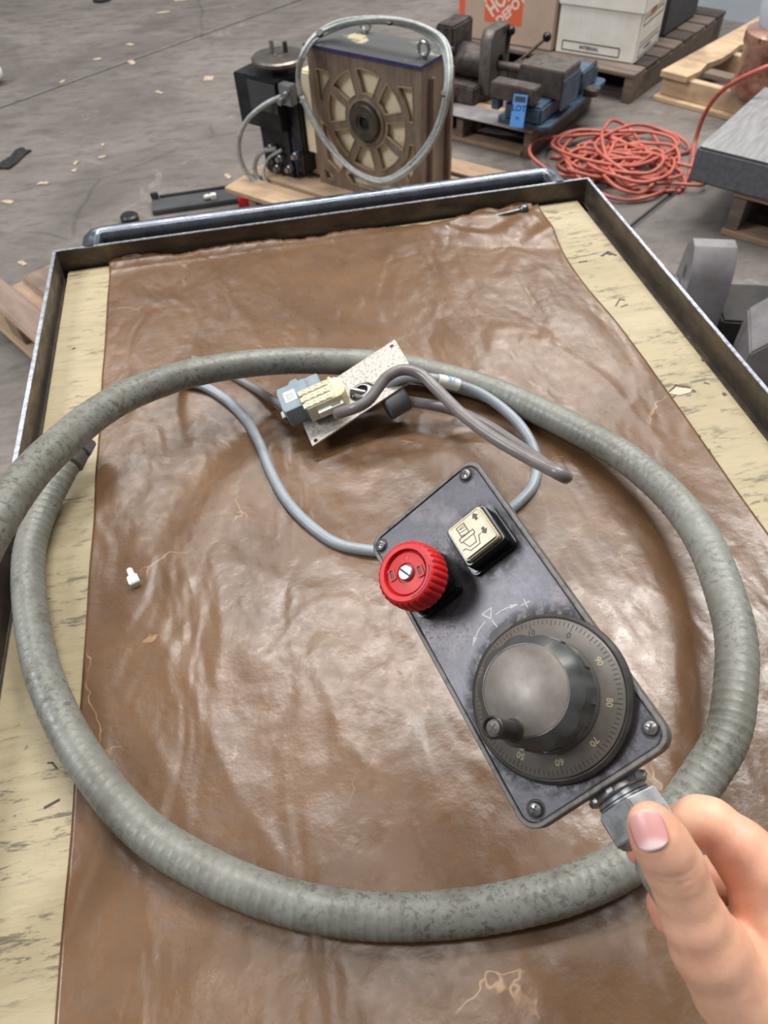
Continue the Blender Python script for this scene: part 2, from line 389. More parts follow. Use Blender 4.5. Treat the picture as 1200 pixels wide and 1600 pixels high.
def shape(outlines, z0, z1, bev=0, res=4):           # flat plate with holes
    cu = bpy.data.curves.new('s', 'CURVE'); cu.dimensions = '2D'; cu.fill_mode = 'BOTH'
    cu.extrude = (z1-z0)/2-bev; cu.bevel_depth = bev; cu.bevel_resolution = 1; cu.offset = -bev
    for pts in outlines:
        s = cu.splines.new('POLY'); s.points.add(len(pts)-1); s.use_cyclic_u = True
        for i, (x, y) in enumerate(pts): s.points[i].co = (x, y, 0, 1)
    o = bpy.data.objects.new('s', cu); me = bpy.data.meshes.new_from_object(o)
    V = [(v.co.x, v.co.y, v.co.z+(z0+z1)/2) for v in me.vertices]; Fc = [tuple(p.vertices) for p in me.polygons]
    bpy.data.objects.remove(o); bpy.data.curves.remove(cu); bpy.data.meshes.remove(me); return V, Fc
def text(s, size, ext=.0002, bold=0):
    cu = bpy.data.curves.new('t', 'FONT'); cu.body = s; cu.size = size; cu.extrude = ext; cu.offset = bold; cu.resolution_u = 2
    cu.align_x = 'CENTER'; cu.align_y = 'CENTER'
    o = bpy.data.objects.new('t', cu); me = bpy.data.meshes.new_from_object(o)
    V = [tuple(v.co) for v in me.vertices]; Fc = [tuple(p.vertices) for p in me.polygons]
    bpy.data.objects.remove(o); bpy.data.curves.remove(cu); bpy.data.meshes.remove(me); return V, Fc
def circ(x, y, r, n=20, a0=0, a1=360, ry=None):
    return [(x+r*math.cos(R_(a0+(a1-a0)*i/n)), y+(ry or r)*math.sin(R_(a0+(a1-a0)*i/n))) for i in range(n)]
def stroke(pts, w, z0, z1):                          # thin printed line
    V, Fc = [], []
    for a, b in zip(pts[:-1], pts[1:]):
        a, b = Vector(a), Vector(b); d = (b-a).normalized(); n = Vector((-d.y, d.x))*w/2; a = a-d*w*.3; b = b+d*w*.3
        q = prism([tuple(a-n), tuple(b-n), tuple(b+n), tuple(a+n)], z0, z1); k = len(V); V += q[0]; Fc += [tuple(i+k for i in f) for f in q[1]]
    return V, Fc
exec_parts = []
# ------------------------------------------------------------------ setting: floor and wall
fl = ob('floor', box(-7, -3, -.06, 9, 13, -.012), 'ink'); fl['kind'] = 'structure'
ja, jb = G(0, 168, 0), G(300, 60, 0)
fa = math.atan2(jb.y-ja.y, jb.x-ja.x); fM = at(ja.x, ja.y, 0, fa)
S1 = 3.05
for j in range(-4, 4):                               # long slabs parted by saw-cut joints
    ob('floor_slab', tr(box(-9, j*S1+.011, -.012, 10, (j+1)*S1-.011, 0), fM), 'floor', fl, bevel=.004, seg=1)
wb = G(1128, 45, 0); wx = G(1072, 20, 0)
wall = ob('wall_back', tr(box(-1.1, 0, 0, 4.5, .12, 2.6), at(wb.x+.10, wb.y+.12, 0, R_(-48))), 'wall'); wall['kind'] = 'structure'
# ------------------------------------------------------------------ cart
XL, XR, YF, YN = -.263, .447, .921, -.34
cart = thing('shop_cart', 'steel shop cart with raised angle iron rim and tube handle, in the foreground', 'cart', at(0, .3, 0))
def cpart(name, p, mat, **k): return ob(name, origin(p, (0, .3, 0)), mat, cart, **k)
RT = .886; th = .0045
xl, xr, yf = XL-.005, XR+.010, YF+.002
def angle_bar(x0, y0, x1, y1, inx, iny, w=.03):      # wall plus inward flange
    L = math.hypot(x1-x0, y1-y0); a = math.atan2(y1-y0, x1-x0)
    prof = [(0, 0), (w, 0), (w, .004), (th, .004), (th, RT-TZ+.012), (0, RT-TZ+.012)]
    V = [(x, u, v+TZ-.012) for x in (0, L) for u, v in prof]; n = 6
    Fc = [tuple(range(n)), tuple(range(2*n-1, n-1, -1))]+[(i, n+i, n+(i+1) % n, (i+1) % n) for i in range(n)]
    q = Matrix.Translation((x0, y0, 0)) @ Matrix.Rotation(a, 4, 'Z'); return tr((V, Fc), q)
cpart('side_rail', angle_bar(xl-th, yf+th, xl-th, YN, 1, 0), 'rimm', bevel=.0012)
cpart('side_rail', angle_bar(xr+th, YN, xr+th, yf+th, 1, 0), 'rimm', bevel=.0012)
cpart('end_rail', angle_bar(xr+th, yf+th, xl-th, yf+th, 1, 0), 'rimm', bevel=.0012)
cpart('end_rail', angle_bar(xl-th, YN, xr+th, YN, 1, 0), 'rimm', bevel=.0012)
e = .0009                                            # rubbed bare top edges
for nm, a, b in (('l', (xl-th, YN), (xl, yf)), ('r', (xr, YN), (xr+th, yf)), ('f', (xl-th, yf), (xr+th, yf+th))):
    cpart('worn_edge', box(a[0], a[1], RT-.0008, b[0], b[1], RT+e*.6), 'edge_bright', bevel=.0004)
cpart('deck', box(xl, YN+.002, TZ-.022, xr, yf, TZ-.0185), 'dark_steel')
hy, hz, hl, hr = .968, .875, -.226, .418
hp = [(hl, yf+.002, hz), (hl, hy-.012, hz), (hl+.004, hy-.003, hz), (hl+.014, hy, hz), (hr-.014, hy, hz), (hr-.004, hy-.003, hz), (hr, hy-.012, hz), (hr, yf+.002, hz)]
cpart('handle', tube([Vector(q) for q in hp], .0135, 16), 'tube')
for x in (xl+.012, xr-.012):
    for y in (YN+.04, yf-.04):
        cpart('leg', box(x-.017, y-.017, .12, x+.017, y+.017, TZ-.02), 'dark_steel', bevel=.003)
        w = cpart('caster', join(mv(lathe([(.04, -.015), (.05, -.012), (.05, .012), (.04, .015)], 24), x, y, .05, ry=R_(90)), box(x-.022, y-.02, .1, x+.022, y+.02, .12)), 'rubber')
# ------------------------------------------------------------------ plywood sheet and its dents
ply = ob('plywood_sheet', box(XL+.001, YN+.006, TZ-.0085, XR-.001, YF-.003, TZ), 'ply', bevel=.0012)
tag(ply, 'cream plywood sheet with dark scratch marks lining the cart tray', 'plywood')
def chip(px, py, r, kind):
    c = T(px, py, 0); pts = [(c.x+r*(1+.5*random.uniform(-1, 1))*math.cos(a)*(1.6 if kind else 1), c.y+r*(1+.4*random.uniform(-1, 1))*math.sin(a)) for a in [i*.7 for i in range(9)]]
    return prism(pts, TZ+.0001, TZ+.0004)
holes = join(*[chip(x, y, r, 0) for x, y, r in ((1131, 616, .0028), (115, 545, .002), (938, 314, .003), (1076, 527, .0025), (1098, 563, .0025), (953, 397, .0035))])
ob('knot_hole', holes, 'ink', ply)['kind'] = 'stuff'
gash = join(*[stroke([tuple(T(x, y, 0).xy) for x, y in q], w, TZ+.0002, TZ+.0005) for q, w in (
    (((1040, 618), (1056, 602), (1078, 606), (1086, 612)), .0016), (((1040, 620), (1052, 621), (1062, 612)), .0012),
    (((962, 478), (968, 468), (976, 469)), .0016), (((970, 480), (980, 476)), .001), (((940, 400), (950, 394), (962, 399)), .003),
    (((1100, 598), (1108, 600)), .0012), (((1108, 702), (1112, 712)), .001), (((1085, 677), (1095, 682)), .001), (((75, 1192), (82, 1192), (88, 1200)), .0012),
    (((70, 1262), (92, 1250)), .0016), (((905, 410), (917, 408)), .002), (((1050, 450), (1058, 454)), .0012))])
ob('gouge', gash, 'ink', ply)['kind'] = 'stuff'
ob('splinter_patch', join(*[prism([tuple(T(x, y, 0).xy) for x, y in q], TZ+.0001, TZ+.0006) for q in (
    ((1044, 615), (1056, 606), (1082, 608), (1078, 614), (1062, 618), (1054, 617)),)]), 'pale_wood', ply)

# ------------------------------------------------------------------ paper
def paper():
    nu, nv = 230, 330; V = []
    farx = [-.214, -.19, -.15, -.12, -.05, 0, .05, .12, .2, .24, .27, .30, .34, .388]
    fary = [.915, .925, .919, .913, .918, .916, .909, .914, .910, .898, .905, .91, .915, .909]
    for j in range(nv+1):
        for i in range(nu+1):
            u = i/nu; v = j/nv
            fx = -.214+u*.602
            ye = float(np.interp(fx, farx, fary)) + .004*noise.noise(Vector((fx*60, 0, 3)))+.002*noise.noise(Vector((fx*240, 0, 5)))
            y = -.30+(ye+.30)*v
            xl_ = -.199 - .013*max(0, y-.3) - .0*y + .0012*noise.noise(Vector((0, y*14, 1)))
            xr_ = .384 - .009*math.exp(-((y-.74)/.09)**2) + .0015*noise.noise(Vector((9, y*12, 1)))
            x = xl_+(xr_-xl_)*u
            q = Vector((x, y, 0))
            w = noise.noise(Vector((x*7+y*2.5, y*3.2-x*1.5, 0)))*.0030
            w += noise.noise(Vector((x*17+y*7, y*8-x*3, 4)))*.0018
            rg = 1-abs(noise.noise(Vector((x*11+y*5+2, y*4.5-x*3, 8)))); w += .0018*rg**4
            rg = 1-abs(noise.noise(Vector((x*26-y*9, y*21, 12)))); w += .0003*rg**6
            ed = min(u, 1-u)*9; fl_ = min(1, ed+.12)*(1 if y < .55 else max(.22, 1-(y-.55)*3))
            z = .0016+max(-.0010, w*.75+.0012)*fl_
            d = y-(YF-.030)
            if d > 0 and x < .2: z += d*d*7*(1-max(0, (x-.1)*10))
            if x > .20 and y > .72:                    # lifted crumpled corner
                k = max(0, min(1, (x-.20)/.03))*max(0, min(1, (y-.80-(.37-x)*.35)/.03)); z += .0035*k*(1+noise.noise(Vector((x*35, y*35, 0))))
            V.append((x, min(y, YF-.0005), TZ+z))
    Fc = [(j*(nu+1)+i, j*(nu+1)+i+1, (j+1)*(nu+1)+i+1, (j+1)*(nu+1)+i) for j in range(nv) for i in range(nu)]
    return V, Fc
pap = ob('kraft_paper', paper(), 'paper', angle=180)
tag(pap, 'brown waxed kraft paper sheet, wrinkled and glossy, lying under the control pendant', 'paper')
sm = pap.modifiers.new('t', 'SOLIDIFY'); sm.thickness = .0003; sm.offset = -1
flap = []
for j in range(9):
    for i in range(15):
        a = T(717+i*8.3, 352+3*math.sin(i)-i*1.6+j*(-.2), 0); x = a.x; y = a.y+.016*(j/8)-.004
        flap.append((x, min(y, YF+.0008), TZ+.003+.002*noise.noise(Vector((x*60, y*50, 0)))+.006*(j/8)*(.6+.5*noise.noise(Vector((x*40, 1, 0))))))
ob('torn_flap', (flap, [(j*15+i, j*15+i+1, (j+1)*15+i+1, (j+1)*15+i) for j in range(8) for i in range(14)]), 'paper', pap)
b0 = T(818, 328, .006)
tag(ob('bolt', join(sphere((0, 0, 0), .0075, 14), cyl((0, 0, 0), (-.045, -.004, -.002), .0035)), 'steel', loc=b0), 'small grey bolt lying on the paper against the far rim', 'bolt')

# ------------------------------------------------------------------ conduit hose
cpts = [(112, 706, .030), (97, 735, .026), (76, 775, .020), (57, 820, .016), (46, 862, .0145), (44, 905, .014), (51, 978, .014), (68, 1053, .014), (100, 1130, .014), (144, 1203, .014),
        (225, 1297, .014), (325, 1360, .014), (425, 1402, .014), (500, 1421, .014), (600, 1432, .014), (725, 1426, .015), (808, 1412, .017), (892, 1389, .020), (975, 1350, .026),
        (1050, 1281, .034), (1095, 1220, .042), (1136, 1150, .050), (1149, 1075, .054), (1150, 1000, .054), (1132, 925, .050), (1103, 852, .044), (1066, 796, .038), (1019, 748, .031),
        (962, 705, .026), (900, 671, .022), (850, 646, .019), (800, 623, .018), (750, 604, .018), (700, 590, .019), (650, 578, .021), (600, 570, .025), (550, 566, .030), (450, 564, .042), (375, 570, .054),
        (300, 583, .068), (250, 598, .080), (200, 618, .092), (150, 647, .106), (100, 688, .120), (50, 737, .132), (0, 806, .142), (-45, 890, .145), (-80, 1000, .135), (-110, 1130, .11)]
cp = [T(*q) for q in cpts]
last = cp[-1]; cp += [last+Vector((-.03, -.09, -.06)), last+Vector((-.045, -.15, -.18)), last+Vector((-.04, -.17, -.34)), last+Vector((-.02, -.15, -.5))]
cl = catmull(cp, .00095)
pitch = .0070
cs = [0]
for a, b in zip(cl[:-1], cl[1:]): cs.append(cs[-1]+(b-a).length)
tot = cs[-1]
def rib_amp(s):                                      # ribs show on the tight outer stretches, the rest is scuffed smooth
    f = s/tot; return .00030*(1 if f < .42 else max(.25, 1-(f-.42)*6))
def crad(s):
    ph = (s % pitch)/pitch; g = math.exp(-((ph-.5)/.16)**2)
    f = s/tot; base = .0136+.0006*math.exp(-((f-.40)/.12)**2)
    return base - rib_amp(s)*(1-g)*.9
me = mesh('conduit', tube(cl, crad, 28), 'conduit', angle=180)
n = len(me.vertices); wear = np.zeros(n, 'f')
idx = np.arange(n)//28; fr = np.array(cs)[np.minimum(idx, len(cs)-1)]/tot
wear = .55+.45*np.clip(np.cos((fr-.75)*6), 0, 1)+.25*np.exp(-((fr-.2)/.1)**2); wear = np.clip(wear, 0, 1)
me.attributes.new('wear', 'FLOAT', 'POINT').data.foreach_set('value', wear.astype('f'))
dark_tone = np.clip(np.exp(-((fr-.86)/.13)**2), 0, 1)*.8; me.attributes.new('dark_tone', 'FLOAT', 'POINT').data.foreach_set('value', dark_tone.astype('f'))  # jacket colour darkens along the raised stretch near the hanging end
c0 = cl[0]; cobj = ob('conduit_hose', me, None)
tag(cobj, 'thick grey-green ribbed conduit hose coiled in a large loop on the brown paper', 'hose')
d0 = (cl[0]-cl[30]).normalized()
fq = fmat(cl[2], Vector((0, 0, 1)).cross(d0), d0)
ob('fitting_ferrule', tr(lathe([(.0142, -.012), (.0158, -.010), (.0158, 0), (.015, .004), (.012, .004)], 28), fq), 'case', cobj)
ob('fitting_nut', tr(prism([(.0185*math.cos(R_(60*i+10)), .0185*math.sin(R_(60*i+10))) for i in range(6)], .004, .018), fq), 'gland', cobj, bevel=.0012)
ob('fitting_thread', tr(lathe([(.011, .018), (.011, .034), (.009, .034)], 24), fq), 'gland', cobj)

# ------------------------------------------------------------------ thin cables
def cable(name, pts, r, mat, label, n=12):
    q = catmull([T(*p) for p in pts], .003)
    return tag(ob(name, tube(q, r, n), mat, angle=180), label, 'cable')
k1 = cable('grey_cable', [(250, 596, .05), (285, 597, .010), (318, 604, .0075), (352, 624, .0065), (384, 655, .006), (405, 693, .006), (425, 742, .006), (450, 785, .006), (488, 824, .006), (528, 850, .006),
      (575, 860, .006), (640, 862, .006), (710, 845, .006), (770, 815, .006), (806, 789, .006), (832, 760, .006), (839, 728, .007), (832, 697, .012), (812, 664, .018), (780, 634, .024), (745, 612, .032), (710, 600, .040), (670, 591, .050), (630, 590, .050), (590, 612, .030)],
      .0052, 'cable', 'light grey cable running under the control pendant and curving back behind the plate')
lp = [T(*p) for p in ((716, 602, .0385), (700, 597.5, .043), (684, 594, .047))]
ob('cable_sleeve', tube(catmull(lp, .002), .0062, 16), 'white_plastic', k1)['label'] = 'white printed sleeve'
lab = mv(text('NSU', .0075, .0001, .0002), 0, 0, .0063)
lm_ = fmat(lp[1], lp[0]-lp[1], Vector((-.05, -.3, 1)))
ob('sleeve_print', tr(lab, lm_), 'tag', k1)
cable('dark_grey_cable', [(526, 647, .040), (541, 642, .048), (556, 637, .054), (574, 627, .058), (590, 607, .064), (606, 588, .070), (630, 578, .074), (656, 584, .074), (684, 610, .072), (722, 647, .072), (765, 680, .074), (810, 707, .078), (850, 728, .084), (876, 741, .088), (884, 746, .080), (868, 738, .066), (838, 716, .050), (800, 690, .038), (760, 664, .030),
      (715, 643, .026), (670, 632, .026), (632, 627, .026), (600, 626, .028)], .0054, 'cable2', 'dark glossy grey cable arching from the ivory connector over the plate and back', 16)
cable('thin_grey_cable', [(300, 560, .006), (340, 575, .006), (372, 592, .006), (405, 611, .009), (440, 634, .020), (452, 640, .024)], .0042, 'cable2', 'thin grey cable going from behind the hose to the blue-grey connector')

# ------------------------------------------------------------------ gland plate with connectors
pa, pb, pc = T(617, 530, .052), T(651, 589, .047), T(488, 697, .018)
zx = (pc-pb).normalized(); up = zx.cross((pa-pb)).normalized()
if up.z < 0: up = -up
pm = fmat(pb, zx, up); pl = pm.inverted() @ pa; Lp = (pc-pb).length
sgn = 1 if pl.y > 0 else -1; Wp = abs(pl.y); sk = pl.x
gp = thing('gland_plate', 'speckled aluminium mounting plate with corner holes leaning on the hose', 'plate', pm)
def pxl(px, py, h=0):                                # pixel -> local xy on the plate at height h above it
    r = Vector(ray(px, py)); nrm = pm.to_3x3() @ Vector((0, 0, 1)); o = Vector(EYE); c = pm.translation+nrm*h
    return pm.inverted() @ (o+r*((c-o).dot(nrm)/r.dot(nrm)))
outl = [(0, 0), (Lp, 0), (Lp+sk, sgn*Wp), (sk, sgn*Wp)]
hc = pxl(566, 612); cor = [pxl(639, 590), pxl(612, 541), pxl(493, 688)]
hs = [circ(hc.x, hc.y, .0135, 28, ry=.0105)]+[circ(q.x, q.y, .0022, 12) for q in cor]
ob('plate', shape([outl]+hs, -.0025, 0, .0003), 'alu', gp)
ob('cable_gland', join(mv(lathe([(.0095, -.004), (.0095, .002), (.0075, .003), (.0065, .003)], 24, False), hc.x, hc.y, 0), mv(lathe([(.011, -.02), (.013, -.018), (.013, -.003), (.010, -.0028)], 24), hc.x, hc.y, 0)), 'chrome', gp)
g1, g2 = pxl(612, 626, -.02), pxl(585, 630, -.02)
ob('lock_nut', tr(lathe([(.012, -.018), (.0135, -.016), (.0135, .004), (.012, .006)], 18), fmat((Lp*.18, 0, -.016), (0, 0, 1), (-1, .1, 0))), 'poly_gland', gp)
q1, q2 = pxl(547, 610, .004), pxl(569, 614, -.002)
ob('conductor', tube([Vector(q1), Vector(q2), Vector((q2.x-.006, q2.y, -.016))], .0036, 14), 'chrome', gp)
# ivory connector
def conn_frame(cx, cy, ex, ey, h):
    c = pm @ pxl(cx, cy, h); e = pm @ pxl(ex, ey, h); return fmat(c, e-c, pm.to_3x3() @ Vector((0, 0, 1)))
cf = conn_frame(509, 622, 545, 606, .014)
ic = thing('ivory_connector', 'ivory nylon multi pin plug with round sockets on its face, lying on the plate', 'connector', cf)
LC, WC, HC = .042, .027, .020
body = shape([[(-LC/2, -WC/2), (LC/2-.006, -WC/2), (LC/2-.001, -WC/2+.004), (LC/2, -WC/2+.008), (LC/2, WC/2-.006), (LC/2-.005, WC/2-.001), (LC/2-.012, WC/2), (-LC/2, WC/2)]], -HC/2, HC/2, .0018)
ob('housing', body, 'beige_conn', ic)
for j in range(3):
    ob('rib', box(-LC/2-.002, -WC/2+.0015+j*.0088, HC/2-.001, LC/2-.014, -WC/2+.0080+j*.0088, HC/2+.0010), 'beige_conn', ic, bevel=.0003)
    for i in range(4):
        x, y = -LC/2+.003+i*.0068, -WC/2+.0045+j*.0088
        ob('socket', mv(lathe([(.0015, -.0004), (.0015, .0002), (.0018, .0005), (.0024, .0005), (.0026, .0)], 16, False), x, y, HC/2+.0010), 'beige_conn', ic)
ob('end_collar', box(LC/2-.012, -WC/2-.001, -HC/2+.002, LC/2-.009, WC/2+.001, HC/2+.001), 'beige_conn', ic, bevel=.0006)
ob('latch', shape([[(-.012, -WC/2-.005), (.014, -WC/2-.005), (.014, -WC/2+.001), (-.012, -WC/2+.001)], [(.002, -WC/2-.0038), (.011, -WC/2-.0038), (.011, -WC/2-.001), (.002, -WC/2-.001)]], -.004, .004, .0004), 'white_plastic', ic)
ob('latch', box(-.004, WC/2-.001, -.003, .014, WC/2+.004, .003), 'white_plastic', ic, bevel=.0008)
cg = conn_frame(464, 630, 500, 614, .010)
gc = thing('grey_connector', 'blue-grey plug housing with a small white label, joined to the ivory plug', 'connector', cg)
ob('housing', shape([[(-.013, -.0165), (.016, -.0165), (.016, .0165), (.010, .0165), (.009, .0205), (.002, .0205), (-.001, .0165), (-.013, .0165), (-.015, .010), (-.015, -.012)]], -.012, .012, .0012), 'grey_conn', gc)
ob('shoulder', box(.004, -.0185, -.010, .030, .021, .007), 'grey_conn', gc, bevel=.001)
ob('clip', box(-.0185, -.013, -.009, -.0145, -.003, .002), 'chrome', gc, bevel=.0008)
ob('clip', box(.014, .019, -.004, .024, .0235, .004), 'grey_conn', gc, bevel=.0008)
o = ob('sticker', box(-.009, -.006, .0119, .003, .008, .0123), 'white_plastic', gc); o['label'] = 'small white paper label'
ob('sticker_print', join(*[mv(lathe([(.0011, 0), (.0018, 0), (.0018, .0002), (.0011, .0002)], 10, False), -.0055+i*.004, -.002+j*.0045, .0123) for i in (0, 1) for j in (0, 1)]), 'grey_conn', o)
# small white plug lying on the paper
wp = T(207, 902, .0065); a0 = (T(212, 912, .006)-T(203, 890, .006))
tag(ob('crimp_plug', join(box(0, -.0045, -.0045, .010, .0045, .0045), cyl((-.010, 0, 0), (0, 0, 0), .0026, .003)), 'white_plastic', bevel=.0008, mtx=fmat(wp, a0, (0, 0, 1))),
    'tiny white plastic plug lying alone on the paper at left', 'plug')

# ------------------------------------------------------------------ control pendant
P4 = [CP(568.9, 854.8, .3977), CP(729.5, 720.3, .3784), CP(1068.9, 1149.7, .2828), CP(835.8, 1299.3, .3021)]
pcn = sum(P4, Vector())/4; px_ = (P4[1]-P4[0]+P4[2]-P4[3]).normalized(); py_ = (P4[0]-P4[3]+P4[1]-P4[2]); py_ = (py_-px_*py_.dot(px_)).normalized()
PM = Matrix((px_, py_, px_.cross(py_))).transposed().to_4x4(); PM.translation = pcn
pen = thing('control_pendant', 'hand-held machine control pendant with red knob, ivory button and big graduated dial', 'controller', PM)
k = .001
def mm(p): return [(x*k, y*k, z*k) for x, y, z in p[0]], p[1]
def pp(name, p, mat, bevel=0, parent=None, **kw): return ob(name, mm(p), mat, parent or pen, bevel=bevel*k, **kw)
PW, PL = 75.5, 168.5
_a, _b = rrect(PW-4, PL-4, 7), rrect(PW-15, PL-15, 7); _n = len(_a)
pp('enclosure', ([(x, y, -34) for x, y in _b]+[(x, y, -7.5) for x, y in _a], [tuple(range(_n))[::-1], tuple(range(_n, 2*_n))]+[(i, (i+1) % _n, _n+(i+1) % _n, _n+i) for i in range(_n)]), 'case', 1.2)
pp('lid_rim', shape([rrect(PW, PL, 8.5, 8), rrect(PW-4.6, PL-4.6, 6.5, 8)[::-1]], -8, .3, .6), 'case')
fp = pp('faceplate', prism(rrect(PW-5.2, PL-5.2, 6.3, 8), -3, -.35), 'face', .25)
for sx, sy in ((-33.5, 78), (29, 78), (34.2, -75), (-28.5, -77)):
    sx = max(-32.2, min(32.2, sx)); sy = max(-77.5, min(77.5, sy))
    s_ = pp('screw', mv(lathe([(3.3, -.4), (3.3, .5), (2.7, 1.4), (1.4, 1.9), (.01, 2.0)], 20), sx, sy, 0), 'screw')
    pp('screw_slot', join(mv(box(-1.7, -.35, 1.7, 1.7, .35, 2.1), sx, sy, 0, rz=.6), mv(box(-1.7, -.35, 1.7, 1.7, .35, 2.1), sx, sy, 0, rz=.6+math.pi/2)), 'ink', parent=s_)
    pp('screw_recess', mv(lathe([(3.4, -.34), (4.4, -.3), (4.4, -.25), (3.4, -.25)], 20, False), sx, sy, 0), 'ink', parent=s_)
# emergency stop
ex, ey = -17.5, 38.0
es = pp('stop_switch_base', mv(prism(rrect(26.5, 26.5, 3), -.4, 6.5), ex, ey, 0), 'black_gloss', 1.0)
pp('stop_switch_collar', mv(lathe([(12.2, 6), (12.2, 11), (10.8, 12), (10.8, 17)], 32), ex, ey, 0), 'rubber', parent=es)
def fluted(n, r0, r1, z0, z1, lobes, depth):
    V, Fc = [], []; pr = [(r0-1.0, z0, 0), (r0, z0+1, .6), (r0, (z0+z1)/2, 1), (r1+.2, z1-2.2, .9), (r1-.9, z1-.6, .25), (r1-2.0, z1, 0)]
    for r, z, kk in pr:
        for i in range(n):
            a = 2*math.pi*i/n; u = (a*lobes/(2*math.pi)) % 1; dpt = depth*kk*math.exp(-((u-.5)/.2)**2); V.append(((r-dpt)*math.cos(a), (r-dpt)*math.sin(a), z))
    for q in range(len(pr)-1): Fc += [(q*n+i, q*n+(i+1) % n, (q+1)*n+(i+1) % n, (q+1)*n+i) for i in range(n)]
    # top ring: inner groove then raised centre
    base = (len(pr)-1)*n; tops = [(r1-4.2, z1), (r1-4.8, z1-2.6), (r1-5.2, z1-2.8), (r1-5.8, z1-1.6), (5.2, z1-1.3), (5.0, z1-2.2), (.01, z1-2.2)]
    for r, z in tops:
        V += [(r*math.cos(2*math.pi*i/n), r*math.sin(2*math.pi*i/n), z) for i in range(n)]
        Fc += [(base+i, base+(i+1) % n, base+n+(i+1) % n, base+n+i) for i in range(n)]; base += n
    Fc.append(tuple(range(n))[::-1]); return V, Fc
hd = pp('stop_knob', mv(fluted(240, 17.0, 16.2, 15.5, 29, 30, .8), ex, ey, 0), 'red', angle=28)
pp('knob_screw', mv(lathe([(3.9, 26.2), (3.9, 28.6), (3.4, 29.2), (.01, 29.3)], 24), ex, ey, 0), 'gland', parent=hd)
pp('screw_slot', mv(box(-3.5, -.45, 29.0, 3.5, .45, 29.5), ex, ey, 0, rz=R_(112)), 'ink', parent=hd)
for a in (150, 330, 60):
    x, y = ex+7.8*math.cos(R_(a)), ey+7.8*math.sin(R_(a))
    if a == 60: pp('knob_dimple', mv(lathe([(.8, 0), (1.6, .0), (1.6, .5), (1.0, .6)], 16), x, y, 27.2), 'red', parent=hd)
    else: pp('knob_slot', join(mv(box(-2.2, -.9, 27.35, 2.2, .9, 27.75), x, y, 0, rz=R_(a-90+20))), 'rubber', parent=hd)
    if a != 60: pp('knob_slot_frame', mv(shape([rrect(6.2, 3.6, .5, 2), rrect(4.4, 1.9, .3, 2)], 27.2, 28.3, .1), x, y, 0, rz=R_(a-90+20)), 'red', parent=hd)
# curved arrow on the knob top
pp('knob_arrow', mv(stroke([(13.4*math.cos(R_(t)), 13.4*math.sin(R_(t))) for t in range(255, 345, 6)], .45, 29.0, 29.12), ex, ey, 0), 'engrave_d', parent=hd)
# ivory push button
bx, by = 17.6, 40.0
bz = pp('button_bezel', mv(prism(rrect(27.5, 27.5, 3), -.4, 3.2), bx, by, 0), 'black_gloss', .8)
pp('button_guard', mv(shape([rrect(24, 24, 2.5), rrect(20.6, 20.6, 1.5)], 3, 10.5, .6), bx, by, 0), 'black_gloss', parent=bz)
cap = pp('button_cap', mv(prism(rrect(20.4, 20.4, 1.6), 3, 14.3), bx, by, 0), 'lens', 1.0)
pp('cap_border', mv(shape([rrect(19.0, 19.0, 1.0), rrect(17.6, 17.6, .8)], 14.2, 14.55, .05), bx, by, 0), 'lens', parent=cap)
ic_ = []
def S(pts, w=.42): ic_.append(mv(stroke(pts, w, 14.3, 14.42), bx, by, 0))
S([(-5.5, 1.6), (-5.5, 7.4), (-.8, 7.4), (-.8, 1.6), (-5.5, 1.6)])
for t in range(4): S([(-5.5+max(0, t-2)*1.6, 2.6+min(t, 2)*1.7), (-3.2+t*.8, 1.7+0*t) if t < 1 else (-.9, 2.4+t*1.3)], .28)
S([(-7.2, -.8), (-7.2, 1.4), (1.4, 1.4), (1.4, -.8), (-7.2, -.8)]); S([(-6.2, -1), (-4.6, -5.2), (-.4, -5.2), (.6, -1)])
S([(-8.4, -4.6), (-7.0, -4.6), (-5.2, -7.2), (.6, -7.2), (2.2, -3.2), (3.4, -3.2)])
for yy, d in ((4.2, 1), (-1.0, -1)):
    ic_.append(mv(prism([(-.8, 0), (.8, 0), (.8, 1.8), (1.9, 1.8), (0, 4.2), (-1.9, 1.8), (-.8, 1.8)] if d > 0 else [(-.8, 0), (-.8, -1.8), (-1.9, -1.8), (0, -4.2), (1.9, -1.8), (.8, -1.8), (.8, 0)], 14.3, 14.42), bx+5.8, by+yy, 0))
pp('button_icon', join(*ic_), 'iconc', parent=cap)
# printed marks between the buttons and the dial
mk = []
mk.append(stroke([(-3.6, 9.4), (2.2, 9.2), (-.9, 4.8), (-3.6, 9.4)], .5, -.36, -.28))
mk.append(stroke([(2.3, 5.0), (5.5, 4.9), (9, 4.2), (12.2, 3.2)], .4, -.36, -.28)); mk.append(prism([(10.6, 4.6), (10.0, 2.9), (14.6, 2.2)], -.36, -.28))
mk.append(stroke([(15.2, .9), (19.8, .1)], .4, -.36, -.28)); mk.append(stroke([(17.2, -1.6), (17.9, 2.9)], .4, -.36, -.28))
mk.append(stroke([(-4, 5.4), (-8.5, 4.2), (-12.5, 2.0), (-15.5, -.6)], .4, -.36, -.28)); mk.append(prism([(-13.0, 2.8), (-11.9, 1.2), (-16.4, -1.2)], -.36, -.28))
mk.append(stroke([(-.8, 3.8), (-.2, -3)], .4, -.36, -.28))
pp('printed_arrows', join(*mk), 'scratch', parent=fp)
